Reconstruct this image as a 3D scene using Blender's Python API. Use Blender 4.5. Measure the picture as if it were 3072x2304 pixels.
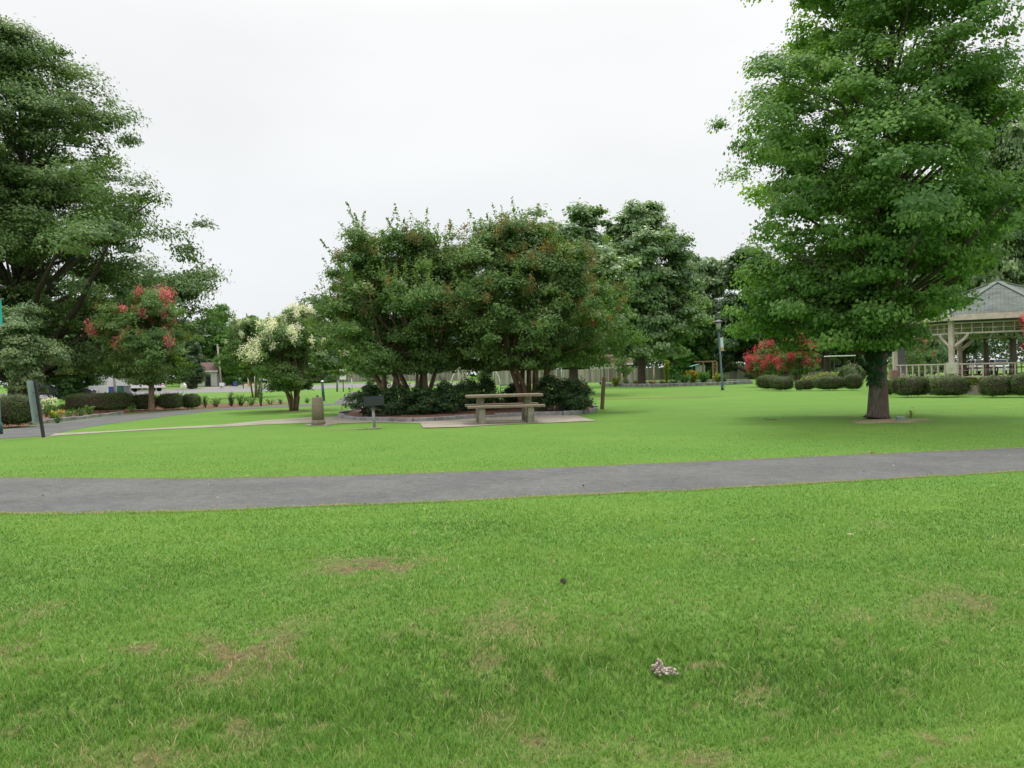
import bpy, math, random
import numpy as np
from mathutils import Vector, Matrix
R = math.radians
for o in list(bpy.data.objects): bpy.data.objects.remove(o)
S = bpy.context.scene
COL = S.collection

# ------------------------------------------------------------------ camera
FPX, W0, H0 = 2450.0, 3072, 2304
CH = 1.35
PITCH = math.atan((1152-1121)/FPX); ROLL = R(1.3)
fwd = Vector((0, math.cos(PITCH), -math.sin(PITCH)))
up0 = Vector((0, math.sin(PITCH), math.cos(PITCH)))
X0 = Vector((1, 0, 0))
rightv = X0*math.cos(ROLL) - up0*math.sin(ROLL)
upv = X0*math.sin(ROLL) + up0*math.cos(ROLL)
cd = bpy.data.cameras.new('camera'); cam = bpy.data.objects.new('camera', cd); COL.objects.link(cam)
m = Matrix.Identity(4)
for i in range(3):
    m[i][0] = rightv[i]; m[i][1] = upv[i]; m[i][2] = -fwd[i]
m[2][3] = CH
cam.matrix_world = m
cd.sensor_width = 36; cd.lens = FPX/W0*36; cd.clip_end = 5000; cd.clip_start = 0.05
S.camera = cam
S.render.resolution_x = 1024; S.render.resolution_y = 768
S.view_settings.view_transform = 'Standard'; S.view_settings.look = 'None'
S.view_settings.exposure = 0.08; S.view_settings.gamma = 1.0

# ------------------------------------------------------------------ world: overcast sky
SUN_EL, SUN_AZ = R(62), R(12)          # azimuth measured from +Y towards +X
w = bpy.data.worlds.new('World'); S.world = w; w.use_nodes = True
nt = w.node_tree; nt.nodes.clear(); L = nt.links.new
def N(t, **k):
    n = nt.nodes.new(t)
    for a, b in k.items(): setattr(n, a, b)
    return n
out = N('ShaderNodeOutputWorld'); bg = N('ShaderNodeBackground'); bg.inputs[1].default_value = 0.1
sky = N('ShaderNodeTexSky', sky_type='NISHITA'); sky.sun_disc = False
sky.sun_elevation = SUN_EL; sky.sun_rotation = SUN_AZ; sky.dust_density = 3
tc = N('ShaderNodeTexCoord'); sep = N('ShaderNodeSeparateXYZ'); L(tc.outputs['Generated'], sep.inputs[0])
ramp = N('ShaderNodeValToRGB'); L(sep.outputs['Z'], ramp.inputs[0])
cr = ramp.color_ramp
cr.elements[0].position = 0.0; cr.elements[0].color = (.335, .348, .358, 1)
cr.elements[1].position = 1.0; cr.elements[1].color = (.92, .92, .92, 1)
e = cr.elements.new(.16); e.color = (.338, .347, .352, 1)
e = cr.elements.new(.40); e.color = (.374, .374, .374, 1)
noi = N('ShaderNodeTexNoise'); noi.inputs['Scale'].default_value = 2.2; noi.inputs['Detail'].default_value = 4; noi.inputs['Roughness'].default_value = .45
mp = N('ShaderNodeMapping'); mp.inputs['Scale'].default_value = (1, 1, 2.6); L(tc.outputs['Generated'], mp.inputs[0]); L(mp.outputs[0], noi.inputs['Vector'])
mr = N('ShaderNodeMapRange'); mr.inputs['From Min'].default_value = .3; mr.inputs['From Max'].default_value = .7
mr.inputs['To Min'].default_value = 23.5; mr.inputs['To Max'].default_value = 26.5; L(noi.outputs['Fac'], mr.inputs['Value'])
vm = N('ShaderNodeVectorMath', operation='SCALE'); L(ramp.outputs[0], vm.inputs[0]); L(mr.outputs[0], vm.inputs['Scale'])
mx = N('ShaderNodeMix', data_type='RGBA'); mx.inputs['Factor'].default_value = .95
L(sky.outputs[0], mx.inputs['A']); L(vm.outputs[0], mx.inputs['B'])
L(mx.outputs['Result'], bg.inputs[0]); L(bg.outputs[0], out.inputs[0])

sl = bpy.data.lights.new('sun', 'SUN'); sl.energy = 2.0; sl.angle = R(12); sl.color = (1, .96, .9)
so = bpy.data.objects.new('sun', sl); COL.objects.link(so)
sd = Vector((math.sin(SUN_AZ)*math.cos(SUN_EL), math.cos(SUN_AZ)*math.cos(SUN_EL), math.sin(SUN_EL)))
so.rotation_euler = sd.to_track_quat('Z', 'Y').to_euler(); so.location = (0, 0, 60)

# ------------------------------------------------------------------ terrain and picking
def HT(Y):
    t = np.clip((np.asarray(Y, float)-105)/75, 0, 1)
    return .75*t*t*(3-2*t)
def ray(px, py):
    return fwd + rightv*((px-1536)/FPX) - upv*((py-1152)/FPX)
def at(px, py, D):
    d = ray(px, py); return Vector((0, 0, CH)) + d*(D/d.y)
def gp(px, py):
    d = ray(px, py)
    f = lambda D: CH + d.z/d.y*D - float(HT(D))
    a, b = 1.0, 900.0
    if f(b) > 0: return at(px, py, b)
    for _ in range(50):
        c = (a+b)/2
        if f(c) > 0: a = c
        else: b = c
    p = at(px, py, (a+b)/2); p.z = float(HT(p.y)); return p
def gd(px, D):
    py = 1125.0
    for _ in range(4):
        p = at(px, py, D); py += (p.z-float(HT(D)))*FPX/D
    p = at(px, py, D); p.z = float(HT(D)); return p

# ------------------------------------------------------------------ numpy noise
def vn(x, y, s, seed=0):
    x = np.asarray(x)*s+1000.3; y = np.asarray(y)*s+1000.7
    xi = np.floor(x).astype(np.int64); yi = np.floor(y).astype(np.int64)
    fx = x-xi; fy = y-yi; fx = fx*fx*(3-2*fx); fy = fy*fy*(3-2*fy)
    def h(a, b):
        n = (a*374761393 + b*668265263 + seed*974711) & 0x7fffffff
        n = ((n ^ (n >> 13))*1274126177) & 0x7fffffff
        return ((n ^ (n >> 16)) & 0xffff)/65535.0
    return (h(xi, yi)*(1-fx)+h(xi+1, yi)*fx)*(1-fy)+(h(xi, yi+1)*(1-fx)+h(xi+1, yi+1)*fx)*fy
def fbm(x, y, s, seed=0, o=4):
    r = 0; a = .5
    for i in range(o): r = r+a*vn(x, y, s*2**i, seed+i*7); a *= .5
    return r/(1-.5**o)

# ------------------------------------------------------------------ materials
def mat(name):
    m = bpy.data.materials.new(name); m.use_nodes = True
    t = m.node_tree; return m, t, t.nodes['Principled BSDF']
def node(t, ty, **k):
    n = t.nodes.new(ty)
    for a, b in k.items(): setattr(n, a, b)
    return n
def rampn(t, src, stops):
    r = node(t, 'ShaderNodeValToRGB'); t.links.new(src, r.inputs[0]); c = r.color_ramp
    c.elements[0].position = stops[0][0]; c.elements[0].color = (*stops[0][1], 1)
    c.elements[1].position = stops[-1][0]; c.elements[1].color = (*stops[-1][1], 1)
    for p, col in stops[1:-1]:
        e = c.elements.new(p); e.color = (*col, 1)
    return r.outputs[0]
def noisy(name, c1, c2, scale=8, rough=.8, bump=.2, detail=6, c3=None, scale2=None, metal=0, stretch=None, bscale=None, spec=None):
    m, t, b = mat(name); tc = node(t, 'ShaderNodeTexCoord')
    src = tc.outputs['Object']
    if stretch:
        mp = node(t, 'ShaderNodeMapping'); mp.inputs['Scale'].default_value = stretch; t.links.new(src, mp.inputs[0]); src = mp.outputs[0]
    n = node(t, 'ShaderNodeTexNoise'); n.inputs['Scale'].default_value = scale; n.inputs['Detail'].default_value = detail; n.inputs['Roughness'].default_value = .62
    t.links.new(src, n.inputs['Vector'])
    col = rampn(t, n.outputs['Fac'], [(.32, c1), (.68, c2)])
    if c3 is not None:
        n2 = node(t, 'ShaderNodeTexNoise'); n2.inputs['Scale'].default_value = scale2 or scale*.12; n2.inputs['Detail'].default_value = 5
        t.links.new(src, n2.inputs['Vector'])
        f = node(t, 'ShaderNodeMapRange'); f.inputs['From Min'].default_value = .45; f.inputs['From Max'].default_value = .68; t.links.new(n2.outputs['Fac'], f.inputs['Value'])
        x = node(t, 'ShaderNodeMix', data_type='RGBA'); t.links.new(f.outputs[0], x.inputs['Factor']); t.links.new(col, x.inputs['A']); x.inputs['B'].default_value = (*c3, 1); col = x.outputs['Result']
    t.links.new(col, b.inputs['Base Color'])
    b.inputs['Roughness'].default_value = rough; b.inputs['Metallic'].default_value = metal
    if spec is not None: b.inputs['Specular IOR Level'].default_value = spec
    if bump:
        nb = node(t, 'ShaderNodeTexNoise'); nb.inputs['Scale'].default_value = bscale or scale*2; nb.inputs['Detail'].default_value = 5; t.links.new(src, nb.inputs['Vector'])
        bp = node(t, 'ShaderNodeBump'); bp.inputs['Strength'].default_value = bump; bp.inputs['Distance'].default_value = .02
        t.links.new(nb.outputs['Fac'], bp.inputs['Height']); t.links.new(bp.outputs[0], b.inputs['Normal'])
    return m
def leafmat(name, dark, mid, light, rough=.6, trans=.3, spec=.28):
    m, t, b = mat(name)
    a = node(t, 'ShaderNodeAttribute', attribute_name='tint')
    col = rampn(t, a.outputs['Fac'], [(0, dark), (.5, mid), (1, light)])
    t.links.new(col, b.inputs['Base Color']); b.inputs['Roughness'].default_value = rough; b.inputs['Specular IOR Level'].default_value = spec
    tr = node(t, 'ShaderNodeBsdfTranslucent'); g = node(t, 'ShaderNodeMix', data_type='RGBA', blend_type='MULTIPLY'); g.inputs['Factor'].default_value = 1
    t.links.new(col, g.inputs['A']); g.inputs['B'].default_value = (1.25, 1.35, .55, 1); t.links.new(g.outputs['Result'], tr.inputs[0])
    ms = node(t, 'ShaderNodeMixShader'); ms.inputs[0].default_value = trans
    t.links.new(b.outputs[0], ms.inputs[1]); t.links.new(tr.outputs[0], ms.inputs[2])
    t.links.new(ms.outputs[0], t.nodes['Material Output'].inputs[0])
    return m
def tintmat(name, stops, rough=.8, bump=0, stretch=(1, 1, 1), scale=10):
    m, t, b = mat(name)
    a = node(t, 'ShaderNodeAttribute', attribute_name='tint')
    tc = node(t, 'ShaderNodeTexCoord'); mp = node(t, 'ShaderNodeMapping'); mp.inputs['Scale'].default_value = stretch
    t.links.new(tc.outputs['Object'], mp.inputs[0])
    n = node(t, 'ShaderNodeTexNoise'); n.inputs['Scale'].default_value = scale; n.inputs['Detail'].default_value = 5; t.links.new(mp.outputs[0], n.inputs['Vector'])
    ad = node(t, 'ShaderNodeMath', operation='MULTIPLY_ADD'); t.links.new(n.outputs['Fac'], ad.inputs[0]); ad.inputs[1].default_value = .5
    t.links.new(a.outputs['Fac'], ad.inputs[2])
    sb = node(t, 'ShaderNodeMath', operation='SUBTRACT'); t.links.new(ad.outputs[0], sb.inputs[0]); sb.inputs[1].default_value = .25
    t.links.new(rampn(t, sb.outputs[0], stops), b.inputs['Base Color']); b.inputs['Roughness'].default_value = rough
    return m
def flat(name, c, rough=.5, metal=0, spec=None):
    return noisy(name, tuple(x*.9 for x in c), tuple(min(1, x*1.08) for x in c), 3, rough, .03, 3, metal=metal, spec=spec)
M = {}
M['asphalt'] = noisy('asphalt', (.100, .100, .100), (.155, .153, .15), 60, .9, .5, 8, c3=(.135, .125, .128), scale2=.9, bscale=120)
def asphalt():
    m, t, b = mat('asphalt_path'); ge = node(t, 'ShaderNodeNewGeometry')
    def nz(s_, d, ro=.6):
        n = node(t, 'ShaderNodeTexNoise'); n.inputs['Scale'].default_value = s_; n.inputs['Detail'].default_value = d; n.inputs['Roughness'].default_value = ro; t.links.new(ge.outputs['Position'], n.inputs['Vector']); return n.outputs['Fac']
    def mul(a, b_, f=1.0):
        x = node(t, 'ShaderNodeMix', data_type='RGBA', blend_type='MULTIPLY'); x.inputs['Factor'].default_value = f; t.links.new(a, x.inputs['A']); t.links.new(b_, x.inputs['B']); return x.outputs['Result']
    c = rampn(t, nz(90, 4, .8), [(.3, (.07, .072, .071)), (.5, (.124, .127, .124)), (.68, (.225, .228, .22))])
    c = mul(c, rampn(t, nz(7, 7, .7), [(.35, (.8, .8, .8)), (.62, (1.06, 1.06, 1.04))]))
    c = mul(c, rampn(t, nz(.8, 5), [(.4, (.82, .82, .83)), (.6, (1.0, 1.0, .985))]))
    v = node(t, 'ShaderNodeTexVoronoi', feature='DISTANCE_TO_EDGE'); v.inputs['Scale'].default_value = .38; v.inputs['Randomness'].default_value = 1
    wp = node(t, 'ShaderNodeVectorMath', operation='ADD'); n2 = node(t, 'ShaderNodeTexNoise'); n2.inputs['Scale'].default_value = 3; n2.inputs['Detail'].default_value = 5; t.links.new(ge.outputs['Position'], n2.inputs['Vector'])
    sc = node(t, 'ShaderNodeVectorMath', operation='SCALE'); sc.inputs['Scale'].default_value = .45; t.links.new(n2.outputs['Color'], sc.inputs[0])
    t.links.new(ge.outputs['Position'], wp.inputs[0]); t.links.new(sc.outputs[0], wp.inputs[1]); t.links.new(wp.outputs[0], v.inputs['Vector'])
    c = mul(c, rampn(t, v.outputs['Distance'], [(.0, (.62, .61, .6)), (.006, (1, 1, 1))]), .55)
    t.links.new(c, b.inputs['Base Color']); b.inputs['Roughness'].default_value = .92; b.inputs['Specular IOR Level'].default_value = .3
    bp = node(t, 'ShaderNodeBump'); bp.inputs['Strength'].default_value = .6; bp.inputs['Distance'].default_value = .01; t.links.new(nz(110, 3, .7), bp.inputs['Height']); t.links.new(bp.outputs[0], b.inputs['Normal'])
    return m
M['asphalt'] = asphalt()
M['asphalt_far'] = noisy('asphalt_far', (.15, .145, .15), (.21, .2, .205), 20, .9, .2, 8, c3=(.19, .18, .18), scale2=.15)
M['concrete'] = noisy('concrete', (.23, .205, .16), (.34, .31, .25), 14, .9, .3, 8, c3=(.22, .19, .14), scale2=1.2)
M['aggregate'] = noisy('aggregate', (.13, .105, .07), (.36, .30, .215), 55, .9, .9, 4, c3=(.19, .155, .10), scale2=4, bscale=60)
M['old_concrete'] = noisy('old_concrete', (.19, .175, .13), (.33, .31, .245), 22, .9, .5, 8, c3=(.14, .14, .085), scale2=3)
M['granite'] = noisy('granite', (.19, .185, .19), (.34, .335, .34), 12, .85, .5, 8, c3=(.14, .13, .12), scale2=2)
M['mulch'] = noisy('mulch', (.085, .036, .02), (.28, .14, .08), 26, .95, 1.0, 8, c3=(.12, .062, .035), scale2=2, bscale=40)
M['dirt'] = noisy('dirt', (.20, .15, .085), (.36, .28, .17), 12, .95, .5, 8, c3=(.16, .17, .06), scale2=2.5)
M['bark_dark'] = noisy('bark_dark', (.035, .028, .02), (.10, .08, .06), 9, .95, .9, 8, stretch=(2.5, 2.5, .5))
M['bark'] = noisy('bark', (.04, .032, .025), (.14, .118, .092), 8, .95, 1.0, 8, c3=(.09, .055, .04), scale2=1.5, stretch=(2.6, 2.6, .6))
M['bark_smooth'] = noisy('bark_smooth', (.13, .085, .05), (.27, .195, .12), 6, .8, .3, 6, stretch=(2, 2, .4))
M['fence'] = tintmat('fence_wood', [(0, (.14, .125, .10)), (.5, (.26, .24, .195)), (1, (.42, .39, .33))], .9, stretch=(6, 6, .8), scale=4)
M['wood'] = noisy('weathered_wood', (.16, .10, .055), (.32, .22, .125), 9, .9, .5, 6, stretch=(4, 4, .5))
M['dark_metal'] = flat('dark_metal', (.035, .037, .042), .55, .2)
M['galv'] = flat('galvanised', (.38, .40, .40), .5, .5)
M['green_metal'] = flat('green_metal', (.045, .10, .095), .5, .1)
M['teal'] = flat('teal_banner', (.03, .42, .36), .7)
M['white'] = noisy('white_paint', (.66, .66, .63), (.8, .8, .77), 5, .6, .05, 5)
M['cream'] = noisy('cream_paint', (.55, .455, .40), (.68, .58, .52), 9, .65, .1, 6, c3=(.46, .40, .34), scale2=2.5)
M['cream2'] = noisy('cream_box', (.50, .49, .37), (.58, .57, .44), 5, .5, .03, 4)
M['pipe'] = flat('pale_steel', (.62, .62, .58), .4, .2)
M['glass'] = flat('dark_glass', (.03, .035, .04), .08)
M['rubber'] = flat('rubber', (.02, .02, .022), .8)
M['rim'] = flat('alloy', (.45, .45, .46), .35, .7)
M['light'] = flat('lens', (.7, .7, .68), .15)
M['redlens'] = flat('red_lens', (.35, .02, .02), .2)
M['brown_roof'] = noisy('brown_shingles', (.09, .05, .042), (.16, .095, .08), 6, .95, .4, 6, stretch=(.5, .5, 8))
M['brick'] = noisy('brick', (.20, .12, .09), (.36, .25, .2), 9, .9, .4, 6)
M['red_plastic'] = flat('redwood', (.23, .08, .05), .6)
M['orange'] = flat('orange', (.75, .2, .03), .6)
M['vine'] = leafmat('vine_leaf', (.012, .05, .012), (.025, .085, .02), (.06, .15, .04))
# siding with horizontal boards
def siding(name, c):
    m, t, b = mat(name); tc = node(t, 'ShaderNodeTexCoord')
    wv = node(t, 'ShaderNodeTexWave', wave_type='BANDS', bands_direction='Z'); wv.inputs['Scale'].default_value = 2.2; wv.inputs['Distortion'].default_value = 0
    wv.wave_profile = 'SAW'; t.links.new(tc.outputs['Object'], wv.inputs['Vector'])
    bp = node(t, 'ShaderNodeBump'); bp.inputs['Strength'].default_value = .8; bp.inputs['Distance'].default_value = .03
    t.links.new(wv.outputs['Fac'], bp.inputs['Height']); t.links.new(bp.outputs[0], b.inputs['Normal'])
    n = node(t, 'ShaderNodeTexNoise'); n.inputs['Scale'].default_value = 2; t.links.new(tc.outputs['Object'], n.inputs['Vector'])
    t.links.new(rampn(t, n.outputs['Fac'], [(.3, tuple(x*.88 for x in c)), (.7, c)]), b.inputs['Base Color']); b.inputs['Roughness'].default_value = .7
    return m
M['siding'] = siding('white_siding', (.7, .7, .67))
def shingles():
    m, t, b = mat('grey_shingles'); a = node(t, 'ShaderNodeAttribute', attribute_name='uvpos')
    bt = node(t, 'ShaderNodeTexBrick'); t.links.new(a.outputs['Vector'], bt.inputs['Vector']); bt.inputs['Scale'].default_value = 1
    bt.inputs['Brick Width'].default_value = .3; bt.inputs['Row Height'].default_value = .14; bt.inputs['Mortar Size'].default_value = .012
    bt.inputs['Color1'].default_value = (.082, .105, .088, 1); bt.inputs['Color2'].default_value = (.125, .15, .13, 1); bt.inputs['Mortar'].default_value = (.045, .05, .048, 1)
    n = node(t, 'ShaderNodeTexNoise'); n.inputs['Scale'].default_value = 1.5; n.inputs['Detail'].default_value = 6; t.links.new(a.outputs['Vector'], n.inputs['Vector'])
    x = node(t, 'ShaderNodeMix', data_type='RGBA', blend_type='OVERLAY'); x.inputs['Factor'].default_value = .6
    t.links.new(bt.outputs['Color'], x.inputs['A']); t.links.new(n.outputs['Fac'], x.inputs['B']); t.links.new(x.outputs['Result'], b.inputs['Base Color'])
    bp = node(t, 'ShaderNodeBump'); bp.inputs['Strength'].default_value = .5; bp.inputs['Distance'].default_value = .02
    t.links.new(bt.outputs['Fac'], bp.inputs['Height']); bp.invert = True; t.links.new(bp.outputs[0], b.inputs['Normal'])
    b.inputs['Roughness'].default_value = .95; return m
M['shingles'] = shingles()
# foliage
M['lf_oak'] = leafmat('oak_leaf', (.048, .10, .034), (.115, .205, .062), (.26, .36, .12), .6, .32)
M['lf_pear'] = leafmat('pear_leaf', (.062, .15, .036), (.15, .29, .07), (.31, .46, .13), .55, .4)
M['lf_myrtle'] = leafmat('myrtle_leaf', (.055, .125, .036), (.13, .235, .066), (.29, .37, .13), .6, .35)
M['lf_grey'] = leafmat('grey_leaf', (.085, .165, .068), (.20, .31, .135), (.42, .49, .27), .42, .32)
M['lf_bright'] = leafmat('bright_leaf', (.06, .15, .03), (.12, .27, .05), (.22, .40, .09), .5, .38)
M['lf_dark'] = leafmat('dark_leaf', (.028, .065, .024), (.06, .12, .045), (.15, .23, .085), .5, .28)
M['lf_hedge'] = leafmat('hedge_leaf', (.03, .062, .018), (.075, .13, .03), (.18, .235, .06), .6, .25)
M['lf_gold'] = leafmat('gold_leaf', (.10, .15, .02), (.22, .29, .03), (.42, .45, .06), .5, .35)
M['lf_weed'] = leafmat('weed_leaf', (.06, .14, .035), (.12, .25, .07), (.24, .40, .14), .5, .38)
M['bl_pink'] = leafmat('pink_blossom', (.36, .05, .085), (.64, .14, .20), (.82, .36, .40), .8, .35)
M['bl_red'] = leafmat('red_blossom', (.30, .03, .055), (.56, .07, .12), (.76, .24, .28), .8, .35)
M['bl_white'] = leafmat('white_blossom', (.66, .64, .56), (.82, .80, .72), (.9, .89, .84), .8, .35)
M['bl_rust'] = leafmat('rust_heads', (.14, .11, .04), (.24, .18, .07), (.36, .28, .13), .8, .35)
M['bl_yellow'] = leafmat('yellow_blossom', (.6, .4, .03), (.75, .55, .05), (.85, .7, .2), .7, .3)
M['bl_orange'] = leafmat('orange_blossom', (.6, .13, .02), (.8, .25, .03), (.85, .4, .08), .7, .3)
M['blade'] = leafmat('grass_blade', (.085, .21, .022), (.16, .335, .045), (.30, .44, .10), .5, .3, .35)
M['twig'] = flat('twig', (.04, .03, .018), .9)

# ------------------------------------------------------------------ mesh building
def mk(name, V, F, material, parent=None, tint=None, smooth=False, bevel=0):
    """V (n,3); F: int array (k,3|4) or list of tuples"""
    me = bpy.data.meshes.new(name)
    V = np.asarray(V, np.float32)
    if isinstance(F, np.ndarray):
        k = F.shape[1]; n = len(F)
        me.vertices.add(len(V)); me.vertices.foreach_set('co', V.ravel())
        me.loops.add(n*k); me.loops.foreach_set('vertex_index', F.astype(np.int32).ravel())
        me.polygons.add(n); me.polygons.foreach_set('loop_start', np.arange(0, n*k, k, dtype=np.int32))
        me.update(calc_edges=True)
    else:
        me.from_pydata([tuple(map(float, v)) for v in V], [], [tuple(f) for f in F]); me.update()
    if tint is not None:
        a = me.attributes.new('tint', 'FLOAT', 'POINT'); a.data.foreach_set('value', np.asarray(tint, np.float32))
    if smooth: me.polygons.foreach_set('use_smooth', np.ones(len(me.polygons), bool))
    if material: me.materials.append(material)
    o = bpy.data.objects.new(name, me); COL.objects.link(o)
    if parent is not None: o.parent = parent
    if bevel:
        b = o.modifiers.new('bevel', 'BEVEL'); b.width = bevel; b.segments = 2; b.limit_method = 'ANGLE'
    return o
class MB:
    def __init__(s): s.V = []; s.F = []; s.T = []; s.n = 0
    def add(s, v, f, t=0.5):
        v = np.asarray(v, float)
        s.F += [tuple(i+s.n for i in q) for q in f]; s.V.append(v); s.n += len(v); s.T += [t]*len(v); return s
    def box(s, c, sz, rot=(0, 0, 0), taper=1.0, t=.5):
        x, y, z = [q/2 for q in sz]
        v = np.array([(-x, -y, -z), (x, -y, -z), (x, y, -z), (-x, y, -z), (-x*taper, -y*taper, z), (x*taper, -y*taper, z), (x*taper, y*taper, z), (-x*taper, y*taper, z)])
        if any(rot):
            from mathutils import Euler
            v = v @ np.array(Euler(rot).to_matrix()).T
        return s.add(v+np.array(c), [(0, 3, 2, 1), (4, 5, 6, 7), (0, 1, 5, 4), (1, 2, 6, 5), (2, 3, 7, 6), (3, 0, 4, 7)], t)
    def bar(s, a, b, w, h=None, t=.5):
        """box from point a to b with section w x h"""
        a = Vector(a); b = Vector(b); d = b-a; q = d.to_track_quat('X', 'Z').to_matrix(); l = d.length; h = h or w
        v = [((sx+.5)*l, sy*w, sz*h) for sz in (-.5, .5) for sx, sy in ((-.5, -.5), (.5, -.5), (.5, .5), (-.5, .5))]
        v = np.array(v) @ np.array(q).T + np.array(a)
        return s.add(v, [(0, 3, 2, 1), (4, 5, 6, 7), (0, 1, 5, 4), (1, 2, 6, 5), (2, 3, 7, 6), (3, 0, 4, 7)], t)
    def tube(s, pts, rad, n=8, cap=True, t=.5):
        pts = [Vector(p) for p in pts]; k = len(pts)
        if not hasattr(rad, '__len__'): rad = [rad]*k
        V = []; prev = None
        for i, p in enumerate(pts):
            d = (pts[min(i+1, k-1)]-pts[max(i-1, 0)]).normalized()
            ref = prev if prev is not None else (Vector((1, 0, 0)) if abs(d.x) < .9 else Vector((0, 1, 0)))
            u = (ref-d*ref.dot(d)).normalized(); v = d.cross(u); prev = u
            for j in range(n):
                a = 2*math.pi*j/n; V.append(p+(u*math.cos(a)+v*math.sin(a))*rad[i])
        F = [(i*n+j, i*n+(j+1) % n, (i+1)*n+(j+1) % n, (i+1)*n+j) for i in range(k-1) for j in range(n)]
        if cap: F += [tuple(range(n-1, -1, -1)), tuple((k-1)*n+j for j in range(n))]
        return s.add([tuple(v) for v in V], F, t)
    def lathe(s, prof, n=20, c=(0, 0, 0), t=.5):
        V = []; k = len(prof)
        for r, z in prof:
            for j in range(n):
                a = 2*math.pi*j/n; V.append((c[0]+r*math.cos(a), c[1]+r*math.sin(a), c[2]+z))
        F = [(i*n+j, i*n+(j+1) % n, (i+1)*n+(j+1) % n, (i+1)*n+j) for i in range(k-1) for j in range(n)]
        F += [tuple(range(n-1, -1, -1)), tuple((k-1)*n+j for j in range(n))]
        return s.add(V, F, t)
    def prism(s, poly, y0, y1, t=.5):
        """poly in x,z extruded along y"""
        n = len(poly); V = [(x, y0, z) for x, z in poly]+[(x, y1, z) for x, z in poly]
        F = [tuple(range(n)), tuple(range(2*n-1, n-1, -1))]+[(i, i+n, (i+1) % n+n, (i+1) % n) for i in range(n)]
        return s.add(V, F, t)
    def blob(s, c, r, n=8, mth=6, amp=.2, rng=None, t=.5):
        V = []
        for i in range(mth+1):
            th = math.pi*i/mth
            for j in range(n):
                a = 2*math.pi*j/n; q = 1+(amp*(rng.random()-.5)*2 if rng is not None else 0)
                V.append((c[0]+r[0]*q*math.sin(th)*math.cos(a), c[1]+r[1]*q*math.sin(th)*math.sin(a), c[2]+r[2]*q*math.cos(th)))
        F = [(i*n+j, (i+1)*n+j, (i+1)*n+(j+1) % n, i*n+(j+1) % n) for i in range(mth) for j in range(n)]
        return s.add(V, F, t)
    def build(s, name, material, parent=None, smooth=False, bevel=0):
        o = mk(name, np.concatenate(s.V), s.F, material, parent, s.T, smooth, bevel)
        return o
def tag(o, label=None, cat=None, group=None, kind=None):
    if label: o['label'] = label
    if cat: o['category'] = cat
    if group: o['group'] = group
    if kind: o['kind'] = kind
    return o
def thing(name, label, cat, loc=(0, 0, 0), rz=0, group=None, rot=None, scale=None):
    o = bpy.data.objects.new(name, None); COL.objects.link(o); o.empty_display_size = .1
    o.location = loc; o.rotation_euler = rot or (0, 0, rz)
    if scale: o.scale = scale
    return tag(o, label, cat, group)
def dup(root, label, loc, rz=0, scale=None, group=None, cat=None):
    r = root.copy(); COL.objects.link(r); r.location = loc; r.rotation_euler = (0, 0, rz)
    if scale: r.scale = scale if hasattr(scale, '__len__') else (scale,)*3
    r['label'] = label
    if group: r['group'] = group
    elif 'group' in r: del r['group']
    if cat: r['category'] = cat
    for ch in root.children:
        c = ch.copy(); COL.objects.link(c); c.parent = r
        for g in ch.children:
            d = g.copy(); COL.objects.link(d); d.parent = c
    return r

# leaf quads ---------------------------------------------------------------
def unit(v): return v/np.maximum(np.linalg.norm(v, axis=1, keepdims=True), 1e-6)
def leafgeo(C, nrm, rng, length, asp=.55, droop=.3, axis=None):
    n = len(C); nrm = unit(nrm)
    a = rng.normal(size=(n, 3)) if axis is None else axis+rng.normal(size=(n, 3))*.35
    a[:, 2] -= droop
    a = unit(a-nrm*np.sum(a*nrm, 1, keepdims=True)); b = np.cross(nrm, a)
    l = (length*(.65+.7*rng.random(n)))[:, None]; w_ = l*asp/2
    v0 = C-a*l*.5; v2 = C+a*l*.5; fold = nrm*l*.08
    v1 = C+b*w_+a*l*-.08+fold; v3 = C-b*w_+a*l*-.08+fold
    V = np.stack([v0, v1, v2, v3], 1).reshape(-1, 3)
    F = np.arange(n*4).reshape(-1, 4)
    return V, F
class Leaves:
    def __init__(s): s.V = []; s.F = []; s.T = []; s.n = 0
    def add(s, V, F, tint):
        s.V.append(V); s.F.append(F+s.n); s.n += len(V); s.T.append(np.repeat(tint, 4))
    def build(s, name, m, parent):
        return mk(name, np.concatenate(s.V), np.concatenate(s.F), m, parent, np.clip(np.concatenate(s.T), 0, 1))

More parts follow.
